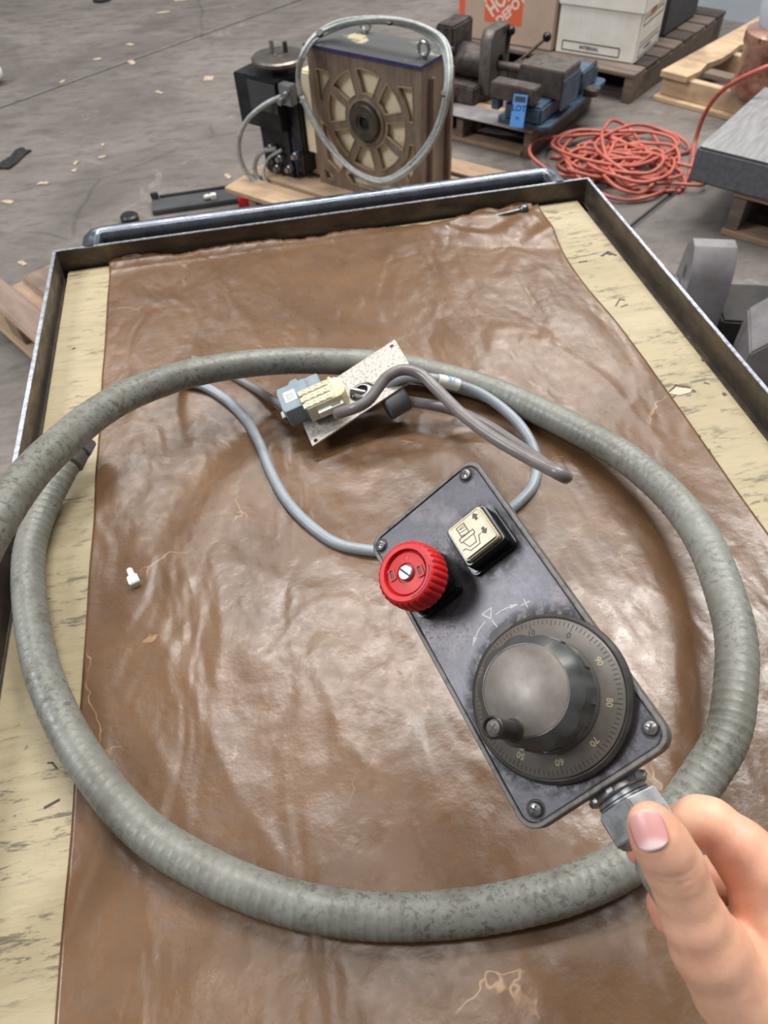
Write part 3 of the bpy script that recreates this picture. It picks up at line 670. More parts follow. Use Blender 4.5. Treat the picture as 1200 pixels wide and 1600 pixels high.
# dial
dx, dy = 3.6, -41.8
dr = pp('dial_housing', mv(lathe([(36.6, -.4), (36.9, .6), (36.6, 3.6), (35.2, 5.2), (34.6, 5.0), (34.5, 4.0)], 96), dx, dy, 0), 'dial_ring')
pp('index_lug', join(mv(prism([(-7.5, 34.5), (7.5, 34.5), (5.6, 38.2), (3.8, 39.4), (-3.8, 39.4), (-5.6, 38.2)], -.3, 5.0), dx, dy, 0, rz=R_(5))), 'dial_ring', .5, parent=dr)
ds = pp('dial_scale', mv(lathe([(34.2, 4.2), (34.2, 5.6), (33.4, 6.4), (24.6, 8.0), (24.6, 8.1)], 128), dx, dy, 0), 'dial')
def zc(r): return 6.4+(33.4-r)/(33.4-24.6)*1.6
tk = []
for i in range(100):
    a = R_(33+i*3.6); r1 = 33.2; r0 = 31.2 if i % 10 else 29.6
    if i % 10 == 5: r0 = 30.6
    rm = (r0+r1)/2; p = box(r0-rm, -.15, -.05, r1-rm, .15, .08)
    M4 = Matrix.Translation((dx, dy, zc(rm))) @ Matrix.Rotation(a, 4, 'Z') @ Matrix.Translation((rm, 0, 0)) @ Matrix.Rotation(math.atan2(1.6, 8.8), 4, 'Y')
    tk.append(tr(p, M4))
pp('graduations', join(*tk), 'engrave_d', parent=ds)
for i in range(10):
    a = R_(33+i*36); s_ = str(i*10)
    M4 = Matrix.Translation((dx, dy, zc(27.9)+.02)) @ Matrix.Rotation(a, 4, 'Z') @ Matrix.Translation((27.9, 0, 0)) @ Matrix.Rotation(math.atan2(1.6, 8.8), 4, 'Y') @ Matrix.Rotation(R_(-90), 4, 'Z')
    pp('numeral', tr(text(s_, 3.9, .06, .04), M4), 'engrave' if i in (5, 6, 7, 8, 9) else 'engrave_d', parent=ds)
def knob():
    n = 192; V, Fc = [], []
    pr = [(24.4, 6.5, 0), (24.6, 10.5, .1), (23.9, 11.5, .3), (23.9, 21.0, 1), (23.9, 25.6, 1), (22.4, 27.6, .5), (18.9, 30.6, 0), (18.6, 30.6, 0), (18.5, 30.2, 0)]
    for r, z, kk in pr:
        for i in range(n):
            a = 2*math.pi*i/n; u = (a*10/(2*math.pi)) % 1
            V.append(((r-kk*(1.3*math.exp(-((u-.5)/.22)**2)))*math.cos(a), (r-kk*(1.3*math.exp(-((u-.5)/.22)**2)))*math.sin(a), z))
    for q in range(len(pr)-1): Fc += [(q*n+i, q*n+(i+1) % n, (q+1)*n+(i+1) % n, (q+1)*n+i) for i in range(n)]
    Fc.append(tuple(range((len(pr)-1)*n, len(pr)*n))); return V, Fc
kb = pp('dial_knob', mv(knob(), dx, dy, 0), 'knob', angle=25)
pp('knob_disc', mv(lathe([(18.3, 30.0), (18.4, 30.4), (18.1, 30.6), (.01, 30.6)], 72), dx, dy, 0), 'knob_face', parent=kb)
for a in range(0, 360, 36):                          # raised pads round the knob skirt
    M4 = Matrix.Translation((dx, dy, 0)) @ Matrix.Rotation(R_(a), 4, 'Z')
    pp('grip_pad', tr(box(22.9, -3.4, 12.4, 24.3, 3.4, 18.4), M4), 'knob', .3, parent=kb)
hk = pp('crank_handle', mv(lathe([(4.6, 30.2), (4.8, 31.2), (4.0, 32.6), (3.9, 36), (4.2, 48), (4.5, 49.4), (4.4, 50.3), (3.7, 50.8), (3.3, 50.2), (3.2, 49.6)], 28), -9.8, -52.6, 0), 'rubber')
hs_ = pp('handle_screw', mv(lathe([(2.9, 49.2), (2.9, 50.1), (2.2, 50.6), (.01, 50.7)], 20), -9.8, -52.6, 0), 'dial', parent=hk)
pp('screw_slot', join(*[mv(box(-1.8, -.3, 50.5, 1.8, .3, 50.85), -9.8, -52.6, 0, rz=R_(r)) for r in (20, 110)]), 'ink', parent=hk)
# cable gland on the lower end
gx, gz = 2.6, -17.5
GM = Matrix.Translation((gx, -84.2+1.0, gz)) @ Matrix.Rotation(R_(90), 4, 'X')
gl = pp('gland_body', tr(lathe([(13.0, 0), (13.2, .6), (13.2, 3.6), (12.6, 4.2), (10.8, 4.3), (10.8, 5.2), (11.6, 5.4), (11.6, 6.3), (10.9, 6.5), (11.7, 6.8), (11.7, 7.6), (11, 7.8), (11, 9.5)], 36), GM), 'gland')
GN = GM @ Matrix.Rotation(R_(12), 4, 'Z')
pp('gland_lug', tr(join(*[mv(prism([(12, -2.4), (14.3, -1.4), (14.3, 1.4), (12, 2.4)], .8, 3.4), rz=R_(45*i)) for i in range(8)]), GM), 'gland', .3, parent=gl)
pp('gland_nut', tr(prism([(15.2*math.cos(R_(60*i)), 15.2*math.sin(R_(60*i))) for i in range(6)], 8.2, 21.5), GN), 'gland', .6)
pp('gland_tail', tr(lathe([(12.8, 21.2), (12.0, 23.0), (9.2, 24.2)], 30), GM), 'gland')
ce = PM @ Vector((gx*k, -.103, gz*k)); cd = (PM.to_3x3() @ Vector((0, -1, 0))).normalized()
cb = [ce, ce+cd*.012, CP(1022, 1345, .285), CP(1052, 1400, .288), CP(1090, 1470, .291), CP(1140, 1560, .296), CP(1190, 1680, .305), CP(1230, 1850, .33), CP(1250, 2050, .40)]
pin = PM.inverted()
ob('pendant_cable', tube([pin @ q for q in catmull(cb, .003)], .0080, 20), 'conduit', pen, angle=180)['label'] = 'grey-green cable stub held in the hand'

# ------------------------------------------------------------------ the hand (one continuous surface grown from a distance field)
def hand():
    def c(px, py, d): return np.array([(px-CX)*d/F_PX, (py-CY)*d/F_PX, d])
    h = 1.1
    lo = np.array([70., 92., 225.]); hi = np.array([275., 330., 345.])
    ax = [np.arange(lo[i], hi[i], h, dtype=np.float32) for i in range(3)]
    X, Y, Z = np.meshgrid(*ax, indexing='ij')
    def cone(a, b, ra, rb):
        ba = b-a; L2 = ba@ba
        t = np.clip(((X-a[0])*ba[0]+(Y-a[1])*ba[1]+(Z-a[2])*ba[2])/L2, 0, 1)
        return np.sqrt((X-a[0]-t*ba[0])**2+(Y-a[1]-t*ba[1])**2+(Z-a[2]-t*ba[2])**2)-(ra+(rb-ra)*t)
    def smin(a, b, k):
        q = np.clip(.5+.5*(b-a)/k, 0, 1); return b+(a-b)*q-k*q*(1-q)
    def chain(js, k=2.5):
        r = None
        for a, b in zip(js[:-1], js[1:]):
            q = cone(c(*a[:3]), c(*b[:3]), a[3], b[3]); r = q if r is None else smin(r, q, k)
        return r
    # palm, heel, wrist and forearm
    palm = chain([(1168, 1545, 273, 19), (1240, 1640, 277, 23), (1345, 1790, 282, 27)], 10)
    palm = smin(palm, chain([(1232, 1385, 275, 13), (1262, 1480, 281, 18), (1330, 1620, 286, 22), (1400, 1800, 288, 25)], 6), 14)
    palm = smin(palm, chain([(1262, 1450, 290, 13), (1300, 1560, 298, 18), (1390, 1740, 298, 24)], 6), 14)
    palm = smin(palm, chain([(1290, 1530, 303, 12), (1340, 1650, 308, 17), (1410, 1790, 300, 20)], 6), 12)
    palm = smin(palm, cone(c(1196, 1422, 276), c(1228, 1500, 275), 12.5, 17), 10)
    palm = smin(palm, chain([(1370, 1790, 285, 27), (1560, 2060, 270, 29)], 10), 16)
    thumb = chain([(1016, 1288, 255, 7.9), (1025, 1304, 255, 9.0), (1037, 1325, 256, 9.9), (1053, 1354, 258, 10.5), (1068, 1392, 260, 10.3), (1086, 1438, 261.5, 11.6), (1108, 1480, 264, 13.8), (1150, 1540, 269, 17)], 3)
    r = smin(palm, thumb, 5)
    far = np.clip((palm-2)/8, 0, 1)                  # 0 near the palm, 1 towards the fingertips
    def add(r, ch): k = 5*(1-far)+.7*far; return smin(r, ch, k)
    index = chain([(1004, 1327, 296, 7.0), (1022, 1312, 298, 7.6), (1060, 1292, 296, 8.2), (1092, 1281, 287, 9.2), (1112, 1286, 283, 9.4), (1158, 1322, 278, 10.2), (1200, 1358, 274, 11.6), (1240, 1385, 275, 13)], 2.5)
    index = smin(index, cone(c(1140, 1330, 280), c(1178, 1374, 277), 8.6, 11), 3)
    middle = chain([(1046, 1436, 300, 6.8), (1043, 1414, 302, 8.0), (1058, 1384, 306, 8.5), (1120, 1374, 307, 9.4), (1172, 1380, 302, 9.8), (1262, 1450, 292, 13)], 2.5)
    ring = chain([(1098, 1520, 309, 7), (1092, 1495, 312, 8), (1110, 1450, 316, 8.5), (1180, 1425, 318, 9), (1232, 1450, 311, 9.5), (1290, 1520, 302, 12)], 2.5)
    pinky = chain([(1160, 1590, 316, 6.2), (1158, 1560, 319, 7), (1180, 1520, 323, 7.4), (1240, 1505, 323, 8), (1285, 1530, 315, 8.5), (1310, 1580, 307, 11)], 2.5)
    for f in (index, middle, ring, pinky): r = add(r, f)
    # creases over the thumb's joint, faint ones at the knuckle folds
    a, b = c(1036, 1325, 260), c(1068, 1392, 260); u = (b-a)/np.linalg.norm(b-a)
    t = (X-a[0])*u[0]+(Y-a[1])*u[1]+(Z-a[2])*u[2]; L = np.linalg.norm(b-a)
    side = np.clip((266-Z)/6, 0, 1)
    lat = (X-a[0])*(-u[1])+(Y-a[1])*u[0]
    for t0, dp, w, bow in ((.22, .45, .7, .022), (.37, .6, .8, .018), (.50, .45, .75, .014), (.60, .3, .7, .01)):
        r = r + side*dp*np.exp(-((t-L*t0+bow*lat*lat+.12*lat)/w)**2)*np.clip((11-np.abs(lat-1))/6, 0, 1)
    # nail fold: slight recess where the nail lies
    nc = c(1020, 1295, 246.5); r = r + .5*np.exp(-(((X-nc[0])/5.0)**2+((Y-nc[1])/6)**2+((Z-nc[2])/3.5)**2)**2)
    r = r.astype(np.float32)
    # surface nets
    ins = r < 0; nx, ny, nz = r.shape
    sh = [(i, j, l) for i in (0, 1) for j in (0, 1) for l in (0, 1)]
    sl = lambda A, o: A[o[0]:nx-1+o[0], o[1]:ny-1+o[1], o[2]:nz-1+o[2]]
    cnt = sum(sl(ins, o).astype(np.int8) for o in sh); act = (cnt > 0) & (cnt < 8)
    ci, cj, ck = np.nonzero(act); ids = -np.ones(act.shape, np.int64); ids[ci, cj, ck] = np.arange(len(ci))
    acc = np.zeros((len(ci), 3)); num = np.zeros(len(ci))
    for o1 in sh:
        for d in range(3):
            if o1[d]: continue
            o2 = list(o1); o2[d] = 1
            v1 = r[ci+o1[0], cj+o1[1], ck+o1[2]]; v2 = r[ci+o2[0], cj+o2[1], ck+o2[2]]
            mk_ = (v1 < 0) != (v2 < 0); tt = np.where(mk_, v1/np.where(mk_, v1-v2, 1), 0)
            p = np.array(o1, float)[None, :].repeat(len(ci), 0); p[:, d] += tt
            acc += p*mk_[:, None]; num += mk_
    P = acc/num[:, None]+np.stack([ci, cj, ck], 1); P = P*h+lo
    quads = []
    for d in range(3):
        e1, e2 = [(1, 2), (2, 0), (0, 1)][d]
        A = [slice(1, -1)]*3; A[d] = slice(0, -1); B = list(A); B[d] = slice(1, None)
        a_, b_ = ins[tuple(A)], ins[tuple(B)]
        q = np.stack(np.nonzero(a_ != b_), 1); off = np.ones(3, int); off[d] = 0; q = q+off
        up_ = a_[a_ != b_]
        def cell(da, db):
            w = q.copy(); w[:, e1] -= da; w[:, e2] -= db; return ids[w[:, 0], w[:, 1], w[:, 2]]
        Q = np.stack([cell(1, 1), cell(0, 1), cell(0, 0), cell(1, 0)], 1)
        Q[~up_] = Q[~up_][:, ::-1]; quads.append(Q)
    Q = np.concatenate(quads); Q = Q[(Q >= 0).all(1)]
    pink = np.zeros(len(P))
    for (px, py, d), rad, am in (((1010, 1290, 262), 9, .35), ((1004, 1330, 292), 12, .55), ((1040, 1430, 300), 13, .55), ((1118, 1335, 272), 9, .4), ((1060, 1356, 250), 6, .12), ((1140, 1385, 270), 7, .35), ((1150, 1310, 268), 10, .18)):
        q = c(px, py, d); pink = np.maximum(pink, am*np.exp(-((P-q)**2).sum(1)/rad**2))
    Wd = (ROT @ (P.T/1000)).T + EYE
    return Wd, Q, pink
hv, hq, hpk = hand()
hc_ = Vector(hv.mean(0)); hme = bpy.data.meshes.new('hand'); hme.from_pydata((hv-np.array(hc_)).tolist(), [], hq.tolist()); hme.shade_smooth()
hme.attributes.new('pink', 'FLOAT', 'POINT').data.foreach_set('value', hpk.astype('f')); hme.materials.append(M['skin'])
hand_o = ob('person', hme, None, loc=hc_)
smo = hand_o.modifiers.new('s', 'SMOOTH'); smo.factor = .5; smo.iterations = 3
tag(hand_o, 'bare right hand and wrist of a person gripping the cable below the control pendant', 'person')
# thumbnail: curved plate on the thumb
ta, tb = CP(1016, 1288, .255), CP(1053, 1354, .258); tdir = (ta-tb).normalized()
back = (Vector(EYE)-ta).normalized(); side_ = tdir.cross(back).normalized()
TILT = -.24
nm_ = fmat(CP(1020, 1295, .2550), tdir, (back + side_*TILT))
NV, NF, NL = [], [], []
for i in range(15):
    for j in range(15):
        u, v = i/14*2-1, j/14*2-1
        # rounded outline
        ww = 1-.12*max(0, u)**3-.10*max(0, -u)**4; ll = 1-.34*abs(v)**2.6*(1 if u > 0 else .85)
        x = u*ll*6.6+.4; yv = v*ww*6.1; R0 = 9.0
        z = math.sqrt(R0*R0-yv*yv)-.05 - .022*max(0, x)**2*.6 - .004*x*x
        NV.append((x*k, yv*k, z*k)); lun = 1/(1+math.exp((x+2.6-.09*yv*yv*-1)*2.2)); tipw = 1/(1+math.exp(-(x-6.2)*3)); NL.append(min(1, lun*.9+tipw*.6))
NF = [(i*15+j, (i+1)*15+j, (i+1)*15+j+1, i*15+j+1) for i in range(14) for j in range(14)]
nme = bpy.data.meshes.new('thumbnail'); nme.from_pydata([tuple((nm_ @ Vector(v))-hc_) for v in NV], [], NF); nme.shade_smooth()
nme.attributes.new('lunula', 'FLOAT', 'POINT').data.foreach_set('value', np.array(NL, 'f')); nme.materials.append(M['nail'])
no = ob('thumbnail', nme, None, hand_o); so = no.modifiers.new('t', 'SOLIDIFY'); so.thickness = .0005; so.offset = 0

# ------------------------------------------------------------------ background: indexing unit on its pallet
MA, MB_ = Vector((.245, 2.672)), Vector((.245+.695, 2.672-.719)); MF = frame(MA, MB_, 0); MI = MF.inverted()
def mloc(px, py, z): return MI @ G(px, py, z)
mp_ = thing('wooden_pallet', 'tan wooden pallet carrying the heavy indexing unit with the spoked face', 'pallet', MF)
a_, b_ = mloc(364, 292, .1), mloc(406, 266, .1)
rows = [(a_.x, .70, -.215, -.10, 'wood_new'), (b_.x, .70, -.075, .03, 'wood_new'), (-.22, .70, .06, .16, 'wood_mid'), (-.22, .70, .19, .29, 'wood_mid'), (-.2, .70, .32, .42, 'wood_mid')]
for x0, x1, y0, y1, w in rows: ob('deck_board', box(x0, y0, .098, x1, y1, .118), w, mp_, bevel=.003, seg=1)
for x in (-.19, .22, .64): ob('stringer', box(x, -.205, .018, x+.04, .42, .0978), 'wood_mid', mp_, bevel=.003, seg=1)
for y in (-.205, .30): ob('bottom_board', box(-.2, y, 0, .69, y+.09, .0178), 'wood_mid', mp_, bevel=.002, seg=1)
ZB = .1185; HT = .458; DW = .45; DD = .185
ix = thing('indexing_unit', 'brown steel machine unit with spoked cream front and grey hoses looped around it', 'machine', MF @ Matrix.Translation((0, 0, ZB)))
ob('body', box(.004, .032, 0, DW-.004, DD, HT-.012), 'bronze', ix, bevel=.004)
ob('recess_back', box(.006, .018, .004, DW-.006, .034, HT-.02), 'cream', ix)
hx, hz_ = .230, .256
def sect(r0, r1, a0, a1, n=9):
    o = [(hx+r1*math.cos(R_(a0+(a1-a0)*i/n)), hz_+r1*math.sin(R_(a0+(a1-a0)*i/n))) for i in range(n+1)]
    i0 = (a1-a0)*.10; o += [(hx+r0*math.cos(R_(a1-i0-(a1-a0-2*i0)*i/n)), hz_+r0*math.sin(R_(a1-i0-(a1-a0-2*i0)*i/n))) for i in range(n+1)]; return o
pockets = [sect(.084, .160, 45*i+16+4.5, 45*(i+1)+16-4.5) for i in range(8)]
outer = [[(.035, .285), (.030, .388), (.085, .388), (.090, .368), (.058, .325), (.047, .283)], [(.36, .388), (.418, .392), (.420, .285), (.406, .285), (.386, .338)],
         [(.034, .225), (.052, .215), (.072, .165), (.108, .122), (.134, .100), (.095, .055), (.045, .09)], [(.422, .22), (.404, .22), (.394, .172), (.367, .136), (.40, .09), (.424, .14)],
         [(.15, .090), (.19, .076), (.27, .076), (.31, .090), (.338, .06), (.31, .028), (.15, .028), (.125, .06)], [(.025, .06), (.06, .045), (.075, .022), (.03, .02)]]
fs = shape([[(0, 0), (DW, 0), (DW, HT-.012), (0, HT-.012)]]+pockets+outer, 0, .03, .0012)
ob('spoked_face', [(x, .03-z, y) for x, y, z in fs[0]] and ([(x, .03-z, y) for x, y, z in fs[0]], [f[::-1] for f in fs[1]]), 'bronze', ix)
rim = []
for q in pockets+outer:
    cx_ = sum(p[0] for p in q)/len(q); cy_ = sum(p[1] for p in q)/len(q)
    inn = [(cx_+(x-cx_)*.92, cy_+(y-cy_)*.92) for x, y in q]; sp = shape([q, inn], 0, .010, 0)
    ob('pocket_lip', ([(x, .010-z-.0025, y) for x, y, z in sp[0]], [f[::-1] for f in sp[1]]), 'lip', ix)
FM = Matrix.Translation((hx, 0, hz_)) @ Matrix.Rotation(R_(90), 4, 'X')
ob('hub_ring', tr(lathe([(.074, -.002), (.074, .004), (.066, .006), (.064, -.004)], 40, False), FM), 'bronze', ix)
hb = ob('hub', tr(lathe([(.058, -.02), (.058, .012), (.054, .018), (.030, .020), (.028, .014), (.022, .013), (.020, .014), (.019, -.02)], 40, False), FM), 'dark_steel', ix)
ob('bore', tr(lathe([(.019, .004), (.001, .004)], 24), FM), 'ink', hb)
tp = ob('top_plate', box(-.004, -.006, HT-.012, DW+.002, DD+.004, HT-.002), 'top_plate', ix, bevel=.002)
ob('blue_edge', join(box(-.005, -.0075, HT-.011, DW+.003, -.0058, HT-.001), box(DW+.0021, -.006, HT-.011, DW+.0035, DD+.004, HT-.001)), 'blue_line', tp)
for x, y in ((.12, .17), (DW-.03, .06)):             # lifting eyes
    ob('lifting_eye', join(tr(([tuple(v) for v in tube([Vector((.019*math.cos(t/12*6.2832), 0, .024+.019*math.sin(t/12*6.2832))) for t in range(13)], .006, 8)[0]], tube([Vector((math.cos(t/12*6.2832), 0, math.sin(t/12*6.2832))) for t in range(13)], .006, 8)[1]), Matrix.Translation((x, y, HT))), cyl((x, y, HT-.003), (x, y, HT+.008), .012)), 'chrome', ix)
ob('side_rib', box(DW-.003, .05, .01, DW+.012, .07, HT-.05), 'bronze', ix, bevel=.002); ob('side_rib', box(DW-.003, .16, .01, DW+.012, .18, HT-.05), 'bronze', ix, bevel=.002)
# cream flange on its left, gearbox and motor
ob('left_flange', box(-.045, .0, .10, .0035, .15, .37), 'cream', ix, bevel=.006)
ob('foot', box(-.07, .04, 0, .003, .17, .10), 'cream', ix, bevel=.004)
ob('drive_housing', box(-.30, -.06, .175, -.10, .09, .342), 'black_metal', ix, bevel=.004)
ob('cover_plate', box(-.235, -.064, .235, -.105, -.0602, .332), 'darkbox', ix, bevel=.002)
ob('drive_shaft_box', box(-.0995, -.02, .02, -.046, .11, .32), 'black_metal', ix, bevel=.005)
ob('lower_gearbox', box(-.235, -.03, .0, -.1002, .08, .1745), 'black_metal', ix, bevel=.005)
ob('blue_stripe', box(-.2365, -.0315, .005, -.228, -.0295, .174), 'blue_line', ix); ob('blue_stripe', box(-.096, -.0215, .01, -.086, -.0195, .15), 'blue_line', ix)
for x, z in ((-.20, .05), (-.17, .03), (-.15, .07), (-.11, .04), (-.19, .10), (-.08, .09)):
    ob('fitting', tr(lathe([(.013, 0), (.013, .016), (.009, .02), (.009, .03)], 14), Matrix.Translation((x, -.030 if x < -.10 else -.020, z)) @ Matrix.Rotation(R_(90), 4, 'X')), 'gland', ix)
db = ob('brake_disc', mv(lathe([(.03, -.045), (.03, 0), (.090, .002), (.094, .006), (.094, .016), (.088, .021), (.020, .026), (.018, .03)], 48), -.165, .04, .365), 'disc', ix)
ob('disc_pin', cyl((-.18, .03, .39), (-.18, .03, .43), .008), 'chrome', db); ob('disc_pin', cyl((-.15, .065, .39), (-.15, .065, .422), .008), 'dark_steel', db)
ob('terminal_block', join(box(-.098, -.055, .27, -.045, -.0205, .335), cyl((-.085, -.056, .285), (-.085, -.075, .285), .012), cyl((-.06, -.056, .31), (-.06, -.075, .31), .010)), 'gland', ix, bevel=.002)
def mp3(px, py, y0):                                  # pixel -> plane y=y0 of the unit's own frame
    r = MF.to_3x3().transposed() @ Vector(ray(px, py)); o = MI @ Vector(EYE); t = (y0-o.y)/r.y; q = o+r*t; return Vector((q.x, q.y, q.z-ZB))
def hose(name, pts, r, mat, **k): return ob(name, tube(catmull([mp3(*p) for p in pts], .01), r, 10), mat, ix, angle=180, **k)
loop = [(470, 150), (466, 118), (472, 88), (490, 60), (522, 42), (560, 33), (610, 32), (655, 42), (688, 62), (700, 95), (699, 140), (690, 185), (672, 225), (645, 258), (612, 280), (588, 283), (550, 265), (515, 230), (490, 190), (472, 150)]
for n_, (sc_, yy, ph) in enumerate(((1.0, -.045, 0), (.962, -.062, 1.2), (1.035, -.052, 2.5), (.985, -.035, 4), (1.015, -.068, 5.2))):
    q = []
    for i, (x, y) in enumerate(loop):
        dep = -.03 if i < 3 or i > 13 else (.09 if 4 <= i <= 8 else (.03 if i in (3, 9) else -.02))
        k_ = 1+(sc_-1)*(1 if 3 < i < 16 else .55)+.008*math.sin(i*1.3+ph)
        q.append((585+(x-585)*k_, 160+(y-160)*k_, dep+yy*.35-.006*n_))
    hose('coiled_hose', q, .0052, 'armor')
for (x, y, yy) in ((474, 158, -.05), (541, 258, -.055), (500, 52, .0), (610, 33, .06), (696, 145, -.05), (645, 257, -.05)):
    q = mp3(x, y, yy); ob('cable_tie', mv(lathe([(.008, -.004), (.0125, -.004), (.0125, .004), (.008, .004)], 16, True), *q, rx=R_(30)), 'rubber', ix)
hose('drive_cable', [(440, 150, -.05), (412, 165, -.09), (385, 190, -.12), (373, 225, -.13), (380, 260, -.13), (402, 287, -.12), (440, 300, -.10), (470, 306, -.08)], .0085, 'armor')
hose('drive_cable', [(432, 232, -.04), (408, 238, -.07), (398, 262, -.09), (410, 290, -.10), (450, 306, -.09)], .0085, 'armor')
hose('drive_cable', [(440, 234, -.04), (418, 250, -.06), (412, 276, -.09), (430, 298, -.10), (480, 310, -.09)], .006, 'armor')

# ------------------------------------------------------------------ vises on a grey skid
SB = G(832, 204, .11); SM = at(SB.x, SB.y, 0, R_(-46)); SI = SM.inverted()
sk_ = thing('wooden_skid', 'low grey wooden skid holding two milling vises', 'skid', SM)
for i in range(4): ob('deck_board', box(-.66, .004+i*.155, .093, -.002, .15+i*.155, .11), 'wood_grey' if i else 'wood_mid', sk_, bevel=.002, seg=1)
for x in (-.035, -.36, -.66): ob('stringer', box(x, 0, .0, x+.034, .62, .0928), 'wood_grey', sk_, bevel=.003, seg=1)
ob('bottom_board', box(-.62, -.006, .0, -.04, .07, .016), 'wood_mid', sk_, bevel=.002, seg=1)
ob('front_sheet', box(-.62, -.03, .1105, -.03, .10, .1125), 'casting', sk_)
vb = thing('blue_vise', 'blue painted milling vise with ground steel jaws and a hanging blue tag', 'vise', SM @ Matrix.Translation((0, 0, .1128)))
ob('base_flange', shape([rrect(.235, .60, .03, 5, -.055, .30)], 0, .018, .002), 'vise_blue', vb)
ob('bed', box(-.135, .0, .0182, .030, .56, .085), 'vise_blue', vb, bevel=.008)
ob('bed_slot', box(-.075, -.002, .07, -.03, .30, .0865), 'vise', vb)
ob('clamp_ear', shape([rrect(.06, .07, .02, 5, .075, .40)], .0185, .045, .003), 'vise', vb)
j1 = ob('fixed_jaw', box(-.135, .10, .0855, .062, .26, .19), 'vise_l', vb, bevel=.004)
ob('jaw_flank', box(.0625, .102, .05, .068, .258, .16), 'vise_blue', j1)
for x in (-.10, .025): ob('bolt_hole', cyl((x, .0985, .155), (x, .102, .155), .011), 'ink', j1)
j2 = ob('moving_jaw', box(-.195, -.025, .095, .0, .045, .155), 'vise_l', vb, bevel=.004)
for x in (-.165, -.03): ob('bolt_hole', cyl((x, -.0262, .125), (x, -.022, .125), .011), 'ink', j2)
ob('jaw_arm', box(-.19, -.015, .05, -.155, .03, .0948), 'vise_blue', vb, bevel=.004)
ob('screw_shaft', cyl((-.05, -.05, .055), (-.05, .10, .055), .014), 'steel', vb)
ob('rear_block', box(-.10, .30, .0855, .06, .42, .13), 'vise_blue', vb, bevel=.006); ob('rear_cap', box(-.10, .44, .0855, .03, .53, .11), 'vise_l', vb, bevel=.004)
tg = G(815, 168, .20); tI = (SM @ Matrix.Translation((0, 0, .1128))).inverted() @ tg
tgo = ob('lot_tag', mv(box(-.028, -.0008, -.062, .028, .0008, .052), tI.x, min(tI.y, -.056), tI.z, rz=R_(12), rx=R_(-14)), 'tag', vb); tgo['label'] = 'blue paper tag reading LOT'
TM = Matrix.Translation((tI.x, min(tI.y, -.056), tI.z)) @ Matrix.Rotation(R_(12), 4, 'Z') @ Matrix.Rotation(R_(-14), 4, 'X')
ob('tag_print', join(tr(text('LOT', .03, .0001, .0006), TM @ Matrix.Translation((0, -.0011, .004)) @ Matrix.Rotation(R_(90), 4, 'X')), tr(text('86', .016, .0001), TM @ Matrix.Translation((0, -.0011, -.030)) @ Matrix.Rotation(R_(90), 4, 'X'))), 'blue_line', tgo)
ob('tag_panel', tr(box(-.022, -.0011, .026, .022, -.0008, .046), TM), 'ink', tgo)
VL = SM @ Matrix.Translation((-.42, .24, .1128)); vl = thing('grey_vise', 'dark grey machine vise with rounded body and black ball handles, behind the blue vise', 'vise', VL)
ob('swivel_base', mv(lathe([(.125, 0), (.125, .025), (.11, .035), (.10, .06)], 40), 0, 0, 0), 'vise', vl)
ob('body', tr(lathe([(.050, -.15), (.062, -.13), (.066, -.04), (.066, .08), (.055, .11)], 28), Matrix.Translation((0, 0, .12)) @ Matrix.Rotation(R_(90), 4, 'Y')), 'vise', vl)
ob('left_jaw', box(-.15, -.085, .155, -.06, .085, .26), 'vise', vl, bevel=.008)
rj = shape([[(-.085, 0), (.085, 0), (.085, .20), (.06, .235), (-.06, .235), (-.085, .20)], circ(0, .10, .03, 16)], 0, .055, .004)
ob('right_jaw', ([(.07+z, x, y+.03) for x, y, z in rj[0]], rj[1]), 'vise_l', vl)
ob('screw_shaft', cyl((.12, 0, .12), (.30, .02, .12), .018), 'vise', vl)
ob('slide_block', box(.16, .0, .065, .30, .12, .125), 'vise', vl, bevel=.006)
for a, b in (((.125, .05, .15), (.135, .06, .235)), ((.20, .05, .14), (.275, .12, .215))):
    hh = ob('lever', cyl(a, b, .007), 'dark_steel', vl); ob('ball_knob', sphere(b, .019, 16), 'black_gloss', hh)
ob('blue_cap', sphere((.27, .03, .145), .015, 12), 'tag', vl)
ob('front_plate', box(-.14, -.15, .0, .09, -.085, .07), 'vise', vl, bevel=.006); ob('clamp_plate', box(-.12, -.19, .01, .0, -.151, .035), 'vise_l', vl, bevel=.004)

# ------------------------------------------------------------------ boxes on the grey pallet
PB = G(992, 117, .125); P1 = at(PB.x, PB.y, 0, R_(-50)); 
p1 = thing('grey_pallet', 'weathered grey-brown pallet under the cardboard and white boxes', 'pallet', P1)
for i in range(8): ob('deck_board', box(-1.05, .0+i*.135, .106, 0, .115+i*.135, .125), ('wood_grey', 'wood_dark', 'wood_grey')[i % 3], p1, bevel=.003, seg=1)
for x in (-.045, -.52, -1.04): ob('stringer', box(x, .004, .0, x+.045, 1.05, .1058), 'wood_grey', p1, bevel=.003, seg=1)
ob('bottom_board', box(-1.0, .10, 0, -.05, .19, .018), 'wood_dark', p1)
WA, WB = G(867, 81, .126), G(990, 101, .126); WM = frame(WA, WB, .1255); WW = (WB-WA).length; WD = .33; WH = .27
wbx = thing('storage_box', 'white lidded archive box with dark printed lines on the grey pallet', 'box', WM)
def taper(x0, y0, z0, x1, y1, z1, g):
    v, f = box(x0, y0, z0, x1, y1, z1); return [(x+(g if x > (x0+x1)/2 else -g)*(z < (z0+z1)/2), y+(g if y > (y0+y1)/2 else -g)*(z < (z0+z1)/2), z) for x, y, z in v], f
ob('carton', box(0, 0, 0, WW, WD, WH), 'boxwhite', wbx, bevel=.006)
ob('lid', box(-.008, -.008, WH-.075, WW+.008, WD+.008, WH+.012), 'boxwhite', wbx, bevel=.006)
